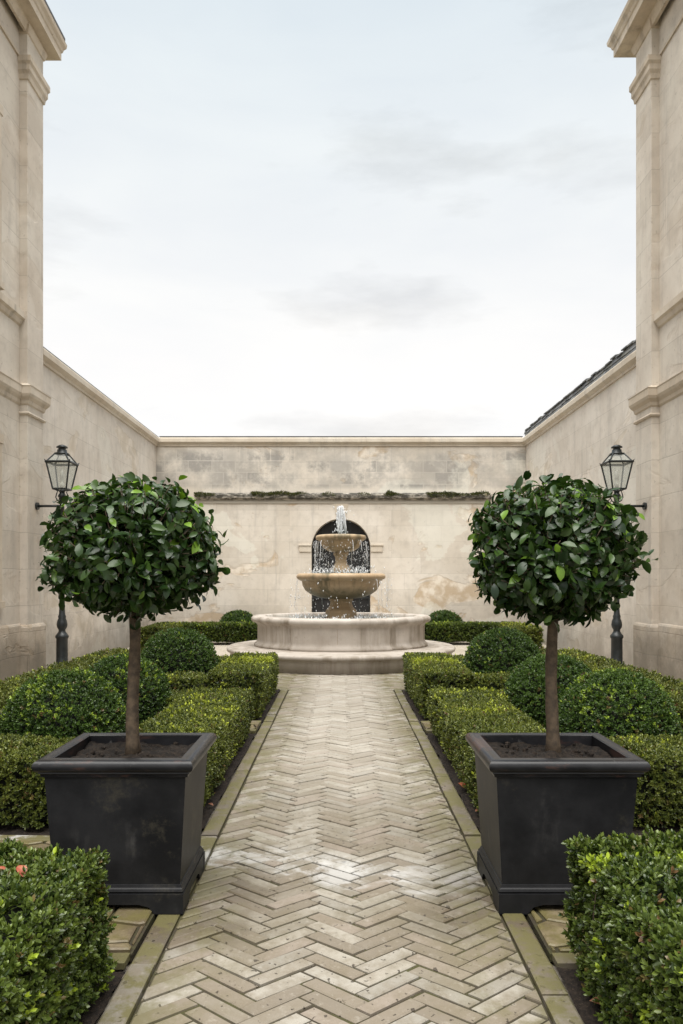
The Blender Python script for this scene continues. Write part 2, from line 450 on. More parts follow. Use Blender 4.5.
# water and glass
t = NT('basin_water'); P = t.pos()
hh = t.math('ADD', t.noise(P, 7, 3), t.math('MULTIPLY', t.noise(P, 24, 3), 0.5))
M['water'] = t.finish((.16, .19, .18), 0.06, t.bump(hh, 0.6, 0.03), 0.6)
t = NT('white_falling_water')
M['spray'] = t.finish((.93, .95, .97), 0.15, None, 0.6, Transmission_Weight=0.25, IOR=1.33)
t = NT('lantern_glass')
tr = t.n('BsdfTransparent'); tr.inputs[0].default_value = (.93, .95, .93, 1)
gl = t.n('BsdfPrincipled'); gl.inputs['Base Color'].default_value = (.72, .74, .72, 1); gl.inputs['Roughness'].default_value = 0.08
mx = t.n('MixShader', None, Fac=0.30); t.set(mx.inputs[1], tr.outputs[0]); t.set(mx.inputs[2], gl.outputs[0])
t.t.links.new(mx.outputs[0], t.out.inputs[0]); M['glass'] = t.m
t = NT('dark_window_glass'); M['pane'] = t.finish((.02, .022, .025), 0.08, None, 0.6)

# ------------------------------------------------------------------ leaf clouds
def unit(a):
    return a/np.maximum(np.linalg.norm(a, axis=1, keepdims=True), 1e-9)

T_SMALL = (np.array([(0,0,0), (-.42,.30,.10), (-.40,.68,.10), (0,1,0), (.40,.68,.10), (.42,.30,.10)], float),
           [(0,3,2,1), (0,5,4,3)])
T_BIG = (np.array([(0,0,0),
                   (-.36,.22,.07), (0,.22,.03), (.36,.22,.07),
                   (-.50,.50,.09), (0,.50,.03), (.50,.50,.09),
                   (-.36,.78,.03), (0,.78,-.02), (.36,.78,.03),
                   (0,1.0,-.10)], float),
         [(0,2,1), (0,3,2), (1,2,5,4), (2,3,6,5), (4,5,8,7), (5,6,9,8), (7,8,10), (8,9,10)])

def leaf_object(name, P, D, N, L, W, tint, tmpl, mat, parent, kind=None, smooth=False):
    tv, tf = tmpl
    k = len(P); nv = len(tv)
    T = unit(D); S = unit(np.cross(N, T)); Nn = np.cross(T, S)
    L = np.broadcast_to(np.asarray(L, float), (k,)); W = np.broadcast_to(np.asarray(W, float), (k,))
    V = (P[:, None, :] + (tv[None, :, 0]*W[:, None])[..., None]*S[:, None, :]
         + (tv[None, :, 1]*L[:, None])[..., None]*T[:, None, :]
         + (tv[None, :, 2]*L[:, None])[..., None]*Nn[:, None, :]).reshape(-1, 3)
    if parent is not None:
        V = V - np.array(root_loc(parent))
    tot = np.array([len(f) for f in tf]); flat = np.concatenate([np.array(f) for f in tf])
    loops = (np.arange(k)[:, None]*nv + flat[None, :]).ravel()
    tots = np.tile(tot, k); starts = np.concatenate([[0], np.cumsum(tots)[:-1]])
    me = bpy.data.meshes.new(name)
    me.vertices.add(len(V)); me.vertices.foreach_set('co', V.astype(np.float32).ravel())
    me.loops.add(len(loops)); me.loops.foreach_set('vertex_index', loops.astype(np.int32))
    me.polygons.add(len(tots)); me.polygons.foreach_set('loop_start', starts.astype(np.int32))
    me.polygons.foreach_set('loop_total', tots.astype(np.int32))
    if smooth: me.polygons.foreach_set('use_smooth', np.ones(len(tots), bool))
    me.update(calc_edges=True)
    a = me.color_attributes.new('tint', 'FLOAT_COLOR', 'POINT')
    c = np.ones((k, 4), np.float32); c[:, :3] = tint
    a.data.foreach_set('color', np.repeat(c, nv, axis=0).ravel())
    o = bpy.data.objects.new(name, me); COL.objects.link(o)
    me.materials.append(mat)
    if parent is not None: o.parent = parent
    if kind: o['kind'] = kind
    return o

def box_leaves(P, N, rng, young, l, young_gain=0.15, lump=0.03, zmin=0.02):
    """little upright sprigs of paired leaves growing from surface points"""
    K = 9
    k = max(1, len(P)//K)
    idx = rng.permutation(len(P))[:k]
    P = P[idx]; N = N[idx]
    up = np.array([0, 0, 1.0])
    disp = vnoise(P*5.0)*lump + vnoise(P*17.0+31)*lump*0.55
    depth = np.abs(rng.normal(0, 0.6*l + .008, k)) + l*0.55
    B = P + N*(disp - depth)[:, None]
    A = unit(N*0.75 + up*0.55 + rng.normal(0, 0.42, (k, 3)))
    yn = young(P, N) if callable(young) else np.full(k, young)
    clump = np.clip((vnoise(P*9.0+77) + 0.1)*1.6, 0, 1)
    shoot = rng.random(k) < young_gain*clump*yn*2
    slen = l*rng.uniform(0.9, 1.7, k)*np.where(shoot, 1.35, 1)
    ref = unit(rng.normal(0, 1, (k, 3)))
    S1 = unit(np.cross(A, ref)); S2 = np.cross(A, S1)
    lightk = np.clip(rng.beta(1.6, 2.0, k) + 0.25*vnoise(P*3.0+5), 0, 1)
    sdry = (rng.random(k) < 0.03)*rng.random(k)
    oP, oD, oN, oL, oT = [], [], [], [], []
    for i in range(K):
        lev = i//2; last = i == K-1
        tt = 1.0 if last else (0.15 + 0.25*lev)
        az = (i % 2)*PI + lev*PI/2 + rng.normal(0, .35, k)
        rad = S1*np.cos(az)[:, None] + S2*np.sin(az)[:, None]
        sp = (1.15 - 0.17*lev) + rng.normal(0, .18, k)
        if last: sp = np.abs(rng.normal(.15, .15, k))
        d = A*np.cos(sp)[:, None] + rad*np.sin(sp)[:, None]
        nn = A*np.sin(sp)[:, None] - rad*np.cos(sp)[:, None] + rng.normal(0, .22, (k, 3))
        oP.append(B + A*(slen*tt)[:, None]); oD.append(d); oN.append(nn)
        oL.append(l*rng.uniform(.75, 1.15, k)*(1.0 if lev < 3 else .85)*np.where(shoot, 1.12, 1))
        tipf = lev/4.0
        g = np.where(shoot, (.35+.65*tipf)*rng.uniform(.7, 1, k), 0.10*tipf*rng.random(k)*yn)
        r = np.clip(lightk*.75 + .25*tipf + rng.normal(0, .12, k), 0, 1)
        dr = np.clip(sdry + (rng.random(k) < .008)*.7, 0, 1)
        oT.append(np.stack([r, g, dr], 1))
    P, D, LN, L, tint = map(np.concatenate, (oP, oD, oN, oL, oT))
    keep = P[:, 2] > zmin
    return P[keep], D[keep], LN[keep], L[keep], tint[keep]

def hedge(name, label, group, boxes, mat, l=0.03, dens=10000, seed=1, young=0.5, young_gain=0.15, stems=0, lump=0.017, back=0.55):
    rng = np.random.default_rng(seed)
    xs = [(b[0]+b[1])/2 for b in boxes]; ys = [(b[2]+b[3])/2 for b in boxes]
    root = thing(name, label, 'hedge', (sum(xs)/len(xs), sum(ys)/len(ys), 0), group)
    allP, allN = [], []
    for bi, (x0, x1, y0, y1, h) in enumerate(boxes):
        faces = [('z', 1, (x1-x0)*(y1-y0), 1.0), ('x', 1, (y1-y0)*h, 1.0), ('x', -1, (y1-y0)*h, 1.0),
                 ('y', -1, (x1-x0)*h, 1.0), ('y', 1, (x1-x0)*h, back)]
        for ax, sg, area, dm in faces:
            k = int(area*dens*dm)
            if k < 3: continue
            p = np.empty((k, 3)); p[:, 0] = rng.uniform(x0, x1, k); p[:, 1] = rng.uniform(y0, y1, k)
            p[:, 2] = h*(1-rng.random(k)**1.15) if ax != 'z' else h
            n = np.zeros((k, 3))
            if ax == 'z': n[:, 2] = 1
            if ax == 'x': p[:, 0] = x1 if sg > 0 else x0; n[:, 0] = sg
            if ax == 'y': p[:, 1] = y1 if sg > 0 else y0; n[:, 1] = sg
            rr = 0.055
            lo = np.array([x0+rr, y0+rr, -1]); hi = np.array([x1-rr, y1-rr, h-rr])
            c = np.clip(p, lo, hi); d = p - c; ln = np.linalg.norm(d, axis=1, keepdims=True)
            nn = d/np.maximum(ln, 1e-6)
            p = c + nn*np.minimum(ln, rr)
            n = np.where(ln > 1e-5, nn, n)
            keep = np.ones(k, bool)
            for bj, (a0, a1, b0, b1, hh) in enumerate(boxes):
                if bj == bi: continue
                e = 0.05
                keep &= ~((p[:, 0] > a0+e) & (p[:, 0] < a1-e) & (p[:, 1] > b0+e) & (p[:, 1] < b1-e) & (p[:, 2] < hh-0.03))
            allP.append(p[keep]); allN.append(n[keep])
    P = np.concatenate(allP); N = np.concatenate(allN)
    # sides draw in a little towards the ground
    side = np.abs(N[:, 2]) < 0.3
    P = P - N*(side*np.clip(0.22-P[:, 2], 0, 1)*0.15)[:, None]
    P, D, LN, L, tint = box_leaves(P, N, rng, young, l, young_gain, lump)
    leaf_object('foliage', P, D, LN, L, L*0.58, tint, T_SMALL, mat, root)
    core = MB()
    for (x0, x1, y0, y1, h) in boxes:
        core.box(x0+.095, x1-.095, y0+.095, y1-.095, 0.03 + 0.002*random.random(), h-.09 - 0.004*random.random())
    core.build('shade_core', M['core'], root)  # solid block coloured as inner shade, no modelled branches
    if stems:
        st = MB()
        for i in range(stems):
            b = boxes[rng.integers(len(boxes))]
            onx = rng.random() < 0.6
            inner = b[1] if abs(b[1]) < abs(b[0]) else b[0]
            sgn = 1 if inner == b[1] else -1
            if onx: px, py = inner - sgn*rng.uniform(.03, .10), rng.uniform(b[2]+.05, b[3]-.05)
            else: px, py = rng.uniform(b[0]+.05, b[1]-.05), b[2]+rng.uniform(.03, .10)
            pts = [(px, py, -0.01)]; hh = rng.uniform(.25, .42)
            for s in range(1, 5):
                px += rng.normal(0, .012); py += rng.normal(0, .012)
                pts.append((px, py, hh*s/4))
            st.tube(pts, [.006, .005, .004, .003, .002], 5)
        st.build('stems', M['twig'], root, kind='stuff')
    return root

def ball(label, group, x, y, d, h, mat, l=0.03, dens=9000, seed=1, young=0.3, flat=1.0):
    rng = np.random.default_rng(seed)
    root = thing('topiary_ball', label, 'topiary', (x, y, 0), group)
    rz = h*0.53; cz = h-rz; r = d/2
    k = int(4*PI*r*r*dens)
    u = unit(rng.normal(0, 1, (k, 3)))
    # slightly boxy dome
    e = 0.97
    s = np.sign(u)*np.abs(u)**e
    s = s/np.maximum((np.abs(s)**2.1).sum(1)**(1/2.1), 1e-6)[:, None]
    P = s*np.array([r, r, rz]) + np.array([x, y, cz])
    N = unit(u/np.array([r, r, rz]))
    P, D, LN, L, tint = box_leaves(P, N, rng, young, l, 0.14, 0.010)
    leaf_object('foliage', P, D, LN, L, L*0.58, tint, T_SMALL, mat, root)
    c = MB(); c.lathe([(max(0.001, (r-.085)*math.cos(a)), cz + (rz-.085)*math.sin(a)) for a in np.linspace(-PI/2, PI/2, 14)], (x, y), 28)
    c.build('shade_core', M['core'], root)  # solid dark dome giving the shade inside the ball
    return root

# ================================================================== SETTING
CX = 0.0
g = MB(); g.add([(-400,-400,-.08), (400,-400,-.08), (400,400,-.08), (-400,400,-.08)], [(0,1,2,3)])
g.build('ground', M['earth'], kind='structure')
c = MB(); c.box(-4.98, 4.98, -4.5, 19.4, -.079, -.05); c.build('gravel_court', M['gravel'], kind='structure')
j = MB(); j.box(-.72, .72, -0.6, 11.75, -.06, -.010); j.box(-2.31, 2.31, 9.86, 11.76, -.061, -.0105); j.build('path_bed', M['joint'], kind='structure')

def clip_poly(poly, axis, val, keep_less):
    out = []
    for i in range(len(poly)):
        a, b = poly[i-1], poly[i]
        ia = (a[axis] <= val) == keep_less; ib = (b[axis] <= val) == keep_less
        if ia != ib:
            s = (val-a[axis])/(b[axis]-a[axis])
            out.append((a[0]+(b[0]-a[0])*s, a[1]+(b[1]-a[1])*s))
        if ib: out.append(b)
    return out

def inset(poly, d):
    # poly is convex, any orientation
    A = sum(poly[i-1][0]*poly[i][1]-poly[i][0]*poly[i-1][1] for i in range(len(poly)))/2
    if A < 0: poly = poly[::-1]
    q = []
    for e in poly:
        if not q or math.hypot(e[0]-q[-1][0], e[1]-q[-1][1]) > 0.006: q.append(e)
    if len(q) > 2 and math.hypot(q[0][0]-q[-1][0], q[0][1]-q[-1][1]) < 0.006: q.pop()
    poly = q
    if len(poly) < 3: return None
    n = len(poly); res = poly
    for i in range(n):
        a, b = poly[i], poly[(i+1) % n]
        ln = math.hypot(b[0]-a[0], b[1]-a[1])
        nx, ny = -(b[1]-a[1])/ln, (b[0]-a[0])/ln
        dd = a[0]*nx+a[1]*ny+d
        out = []
        for k in range(len(res)):
            p, r = res[k-1], res[k]
            sp, sr = p[0]*nx+p[1]*ny-dd, r[0]*nx+r[1]*ny-dd
            if (sp >= 0) != (sr >= 0):
                s = sp/(sp-sr); out.append((p[0]+(r[0]-p[0])*s, p[1]+(r[1]-p[1])*s))
            if sr >= 0: out.append(r)
        res = out
        if len(res) < 3: return None
    return res

def paver(mb, poly, gap, bev, z, rnd=0.0025):
    a = inset(poly, gap) or inset(poly, gap*.4)
    if not a: return
    b = inset(a, bev)
    if not b or len(b) != len(a): b = inset(a, bev*0.5)
    if not b or len(b) != len(a): b = [((p[0]*.96+sum(q[0] for q in a)/len(a)*.04), (p[1]*.96+sum(q[1] for q in a)/len(a)*.04)) for p in a]
    # start at the same corner
    k = min(range(len(b)), key=lambda i: (b[i][0]-a[0][0])**2+(b[i][1]-a[0][1])**2)
    b = b[k:]+b[:k]
    n = len(a); dz = random.uniform(-rnd, rnd); tx, ty = random.uniform(-.012, .012), random.uniform(-.012, .012)
    cx = sum(p[0] for p in a)/n; cy = sum(p[1] for p in a)/n
    T = lambda p, h: (p[0], p[1], h + dz + (p[0]-cx)*tx + (p[1]-cy)*ty)
    vs = [T(p, z-.03) for p in a] + [T(p, z-.005) for p in a] + [T(p, z) for p in b]
    fs = []
    for L_ in (0, 1):
        for i in range(n):
            q = (i+1) % n
            fs.append((L_*n+i, L_*n+q, (L_+1)*n+q, (L_+1)*n+i))
    fs.append(tuple(2*n+i for i in range(n)))
    mb.add(vs, fs)

L_, W_, S_ = 0.285, 0.0815, 0.77
pb = MB()
c45 = math.sqrt(.5)
def rot(p): return ((p[0]-p[1])*c45 + 0.105, ((p[0]+p[1])*c45)*S_)
REG = ((-.715, .715, -.5, 9.87), (-2.3, 2.3, 9.87, 11.75))
for a in range(-14, 15):
    for b in range(-40, 220):
        ox = b*W_ + a*L_; oy = b*W_ - a*L_
        for rect in ([(0,0), (L_,0), (L_,W_), (0,W_)], [(L_,W_-L_), (L_+W_,W_-L_), (L_+W_,W_), (L_,W_)]):
            base = [rot((x+ox, y+oy)) for x, y in rect]
            jx, jy = random.uniform(-.0025,.0025), random.uniform(-.0025,.0025)
            for (rx0, rx1, ry0, ry1) in REG:
                poly = base
                if max(p[1] for p in poly) < ry0 or min(p[1] for p in poly) > ry1: continue
                if max(p[0] for p in poly) < rx0 or min(p[0] for p in poly) > rx1: continue
                for ax, v, less in ((0, rx1, True), (0, rx0, False), (1, ry1, True), (1, ry0, False)):
                    if poly: poly = clip_poly(poly, ax, v, less)
                if len(poly) >= 3: paver(pb, [(px+jx, py+jy) for px, py in poly], random.uniform(.0032,.0062), .006, 0.0, .004)
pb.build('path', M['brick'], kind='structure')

# kerbs beside the path and along the cross paths
def kerb_run(mb, x0, x1, y0, y1, along, z=0.012):
    t0, t1 = (y0, y1) if along == 'y' else (x0, x1)
    q = t0
    while q < t1-1e-6:
        ln = random.uniform(.36, .58)
        e = min(q+ln, t1)
        if t1-e < .15: e = t1
        poly = [(x0, q), (x1, q), (x1, e), (x0, e)] if along == 'y' else [(q, y0), (e, y0), (e, y1), (q, y1)]
        paver(mb, poly, .0035, .008, z, 0.003)
        q = e
BED1, CR1, BED2, CR2, BED3 = (-0.5, 2.80), (2.80, 4.22), (4.22, 7.10), (7.10, 7.62), (7.62, 9.85)
for s in (-1, 1):
    kb = MB()
    xa, xb = sorted((s*.720, s*.822))
    for (y0, y1) in (BED1, CR1, BED2, CR2, BED3):
        kerb_run(kb, xa, xb, y0, y1, 'y', 0.012 if (y0, y1) in (BED1, BED2, BED3) else 0.004)
    ka, kb2 = sorted((s*.84, s*3.6))
    for yy in (2.80, 4.12, 7.10, 7.54):
        kerb_run(kb, ka, kb2, yy, yy+.085, 'x')
    kb.build('kerb', M['kerb'], kind='structure')
    sl = MB()
    for (y0, y1) in ((2.885, 4.12), (7.185, 7.54)):
        sl.box(s*.838, s*3.6, y0, y1, -.03, .0)
    sl.build('paving_bed', M['joint'], kind='structure')
    cz = MB()
    for (y0, y1) in ((2.887, 4.118), (7.187, 7.538)):
        x0, x1 = sorted((s*.842, s*3.6)); st = .185
        pts = []
        for i in range(int((x1-x0)/st)+3):
            for q_ in range(int((y1-y0)/st)+3):
                pts.append((x0-st+(i+.5*(q_ % 2))*st+random.uniform(-.075,.075), y0-st+q_*st+random.uniform(-.075,.075)))
        for p in pts:
            poly = [(x0,y0), (x1,y0), (x1,y1), (x0,y1)]
            near = sorted(pts, key=lambda r: (r[0]-p[0])**2+(r[1]-p[1])**2)[1:16]
            for r in near:
                mx_, my_ = (p[0]+r[0])/2, (p[1]+r[1])/2; dx, dy = r[0]-p[0], r[1]-p[1]
                out = []
                for k in range(len(poly)):
                    u, v = poly[k-1], poly[k]
                    du = (u[0]-mx_)*dx+(u[1]-my_)*dy; dv = (v[0]-mx_)*dx+(v[1]-my_)*dy
                    if (du <= 0) != (dv <= 0):
                        f_ = du/(du-dv); out.append((u[0]+(v[0]-u[0])*f_, u[1]+(v[1]-u[1])*f_))
                    if dv <= 0: out.append(v)
                poly = out
                if len(poly) < 3: break
            if len(poly) >= 3: paver(cz, poly, random.uniform(.006,.012), .008, .014, .004)
    cz.build('paving', M['crazy'], kind='structure')
    # soil of the beds, dug over
    for (y0, y1) in ((-.5, 2.80), (4.205, 7.10), (7.625, 9.85)):
        nx, ny = 46, 60
        X, Y = np.meshgrid(np.linspace(.836, 3.6, nx)*s, np.linspace(y0, y1, ny))
        V = np.stack([X.ravel(), Y.ravel(), np.zeros(nx*ny)], 1)
        V[:, 2] = -.012 + .016*vnoise(V*6) + .012*vnoise(V*19+3)
        F = [(r*nx+q, r*nx+q+1, (r+1)*nx+q+1, (r+1)*nx+q) for r in range(ny-1) for q in range(nx-1)]
        mb = MB(); mb.add(V.tolist(), F, True); mb.build('soil_bed', M['soil'], kind='structure')

# ================================================================== WALLS
WX, WY, WT = 4.88, 19.0, 5.28      # half width of the court, back wall, wall height
root = thing('garden_wall', 'weathered pale stone wall closing the far end of the court, with arched doorway and mossy ledge', 'wall', (0, WY, 0))
AH, SPR, R_ = 0.78, 2.34, 0.78
w = MB()
D0, D1 = WY, WY+.5
w.box(-WX-.4, -AH, D0, D1, -.1, 5.10); w.box(AH, WX+.4, D0, D1, -.1, 5.10)
n = 28
arc = [(-R_*math.cos(PI*i/n), SPR+R_*math.sin(PI*i/n)) for i in range(n+1)]
vs, fs = [], []
for yy in (D0, D1):
    for (x, z) in arc: vs += [(x, yy, z), (x, yy, 5.10)]
m = 2*(n+1)
for i in range(n):
    fs.append((2*i, 2*i+1, 2*i+3, 2*i+2)); fs.append((m+2*i, m+2*i+2, m+2*i+3, m+2*i+1))
    fs.append((2*i, 2*i+2, m+2*i+2, m+2*i)); fs.append((2*i+1, m+2*i+1, m+2*i+3, 2*i+3))
w.add(vs, fs)
w.build('wall_face', M['wall_back'], root)
cop = [(0.0, 5.03), (.03, 5.03), (.035, 5.07), (.07, 5.10), (.10, 5.13), (.10, 5.22), (.085, 5.245), (-.5, 5.262), (-.5, 5.10), (0, 5.10)]
m_ = MB(); m_.sweep([(-WX, WY), (WX, WY)], [(o, z) for o, z in cop], side=1, capends=False)
cb = m_
# mitre the ends to the side copings
for i, v in enumerate(cb.v):
    o = WY - v[1]
    cb.v[i] = ((-WX + max(o, 0)) if v[0] < 0 else (WX - max(o, 0)), v[1], v[2])
cb.build('coping', M['coping'], root)
k = MB(); k.box(-WX+.1, WX-.1, WY-.06, WY+.5, 5.263, 5.285); k.build('capping', M['lead'], root)
# mossy ledge, its stained underside band, keystone, imposts
l = MB(); l.sweep([(-3.82, WY), (3.95, WY)], [(0, 3.52), (.025, 3.52), (.025, 3.60), (.05, 3.63), (.105, 3.66), (.115, 3.74), (0, 3.80)])
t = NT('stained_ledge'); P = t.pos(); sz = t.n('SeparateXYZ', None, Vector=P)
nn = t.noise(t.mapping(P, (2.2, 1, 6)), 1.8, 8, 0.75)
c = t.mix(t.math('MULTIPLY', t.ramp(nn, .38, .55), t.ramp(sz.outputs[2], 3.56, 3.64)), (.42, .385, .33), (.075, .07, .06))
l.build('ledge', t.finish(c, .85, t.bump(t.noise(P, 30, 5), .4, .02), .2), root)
rng = np.random.default_rng(5)
def moss_strip(ranges, k):
    P = []
    for (a, b, wgt) in ranges:
        q = int(k*wgt); p = np.empty((q, 3))
        p[:, 0] = rng.uniform(a, b, q); p[:, 1] = WY - rng.uniform(0.0, .135, q); p[:, 2] = 3.77 + (p[:, 1]-WY)*.3
        nz = vnoise(p*np.array([3.2, 1, 1])+9); keep = nz > -.30 + .45*rng.random(q)
        p[:, 2] += np.clip(nz+.4, 0, 1)*rng.uniform(-.07, .05, q) + np.clip(vnoise(p*np.array([5.5, 1, 1])+21), 0, 1)*rng.uniform(0, .10, q)
        P.append(p[keep])
    return np.concatenate(P)
mp = moss_strip([(-3.85, -.45, .95), (-.45, 1.3, .14), (1.2, 3.6, .8), (3.4, 3.95, .1)], 9000)
kk = len(mp)
leaf_object('moss', mp, unit(rng.normal(0, .7, (kk, 3))+np.array([0, -.6, .5])), rng.normal(0, 1, (kk, 3)), rng.uniform(.022, .045, kk), .018,
            np.stack([rng.random(kk), (rng.random(kk) < .12)*.8, (rng.random(kk) < .25)*rng.random(kk)*.6], 1), T_SMALL, M['moss'], root, kind='stuff')
k = MB(); k.add([(x*1.0, y, z) for y in (WY-.022, WY+.02) for (x, z) in ((-.115, 3.13), (.115, 3.13), (.20, 3.515), (-.20, 3.515))],
                [(0,1,2,3), (4,7,6,5), (0,4,5,1), (1,5,6,2), (2,6,7,3), (3,7,4,0)])
k.build('keystone', M['coping'], root)
for s in (-1, 1):
    k = MB(); k.box(s*.785, s*1.10, WY-.025, WY+.01, 2.24, 2.40, .008); k.box(s*.785, s*1.12, WY-.045, WY+.008, 2.402, 2.44, .006)
    k.build('impost', M['coping'], root)
d = MB(); d.box(-.82, .82, WY+.40, WY+.46, -.05, 3.2); dr = d.build('door', M['door'], root)
d = MB()
for i in range(7): d.box(-.75+.25*i-.014, -.75+.25*i+.014, WY+.36, WY+.398, .05, 3.1)
for z in (.08, .42, 1.0, 1.6, 2.3): d.box(-.78, .78, WY+.355, WY+.402, z, z+.05)
d.build('bars', M['iron'], dr)
d = MB(); d.box(-.95, .95, WY-.25, WY+.35, -.05, .06, .01); d.build('doorstep', M['coping'], root)

# side walls
YB0 = 11.6     # far end of the buildings
for s, lab in ((-1, 'pale stone garden wall running back from the left building, with plain moulded coping'),
               (1, 'pale stone garden wall running back from the right building, dark slates along its top')):
    YB0 = 11.561 if s < 0 else 11.671
    root = thing('garden_wall', lab, 'wall', (s*WX, (YB0+WY)/2, 0))
    w = MB(); w.box(s*WX, s*(WX+.45), YB0-.1, WY-.003, -.1, 5.10); w.build('wall_face', M['wall_side'], root)
    m_ = MB(); m_.sweep([(s*WX, YB0), (s*WX, WY)], cop, side=-s, capends=False)
    for i, v in enumerate(m_.v):
        o = WX - abs(v[0])
        if v[1] > 15: m_.v[i] = (v[0], WY - max(o, 0), v[2])
    m_.build('coping', M['coping'], root)
    if s < 0:
        k = MB(); k.box(s*(WX-.06), s*(WX+.45), YB0, WY+.1, 5.263, 5.283); k.build('capping', M['lead'], root)
    else:
        k = MB(); y = YB0+.01
        k.box(WX+.0, WX+.4, YB0, WY+.1, 5.255, 5.43)
        while y < WY-.1:
            for row in range(2):
                ya = y + row*.13 + random.uniform(-.012, .012); dy = .25
                za = 5.262 + row*.085 + random.uniform(-.008, .008); xa = WX-.035+row*.012
                P4 = [(xa-.018, ya, za), (xa-.018, ya+dy, za+random.uniform(-.006,.006)), (xa+.02, ya+dy, za+.115), (xa+.02, ya, za+.115)]
                k.add(P4+[(p[0]+.016, p[1], p[2]) for p in P4], [(0,3,2,1), (4,5,6,7), (0,1,5,4), (1,2,6,5), (2,3,7,6), (3,0,4,7)])
            xa = WX-.05; za = 5.425 + random.uniform(-.022, .022)
            P8 = [(xa, y+.006, za), (xa, y+.244, za), (xa+.42, y+.244, za+.10), (xa+.42, y+.006, za+.10)]
            k.add(P8+[(p[0], p[1], p[2]+.025) for p in P8], [(0,3,2,1), (4,5,6,7), (0,1,5,4), (1,2,6,5), (2,3,7,6), (3,0,4,7)])
            y += .25
        k.build('slate_capping', M['slate'], root)

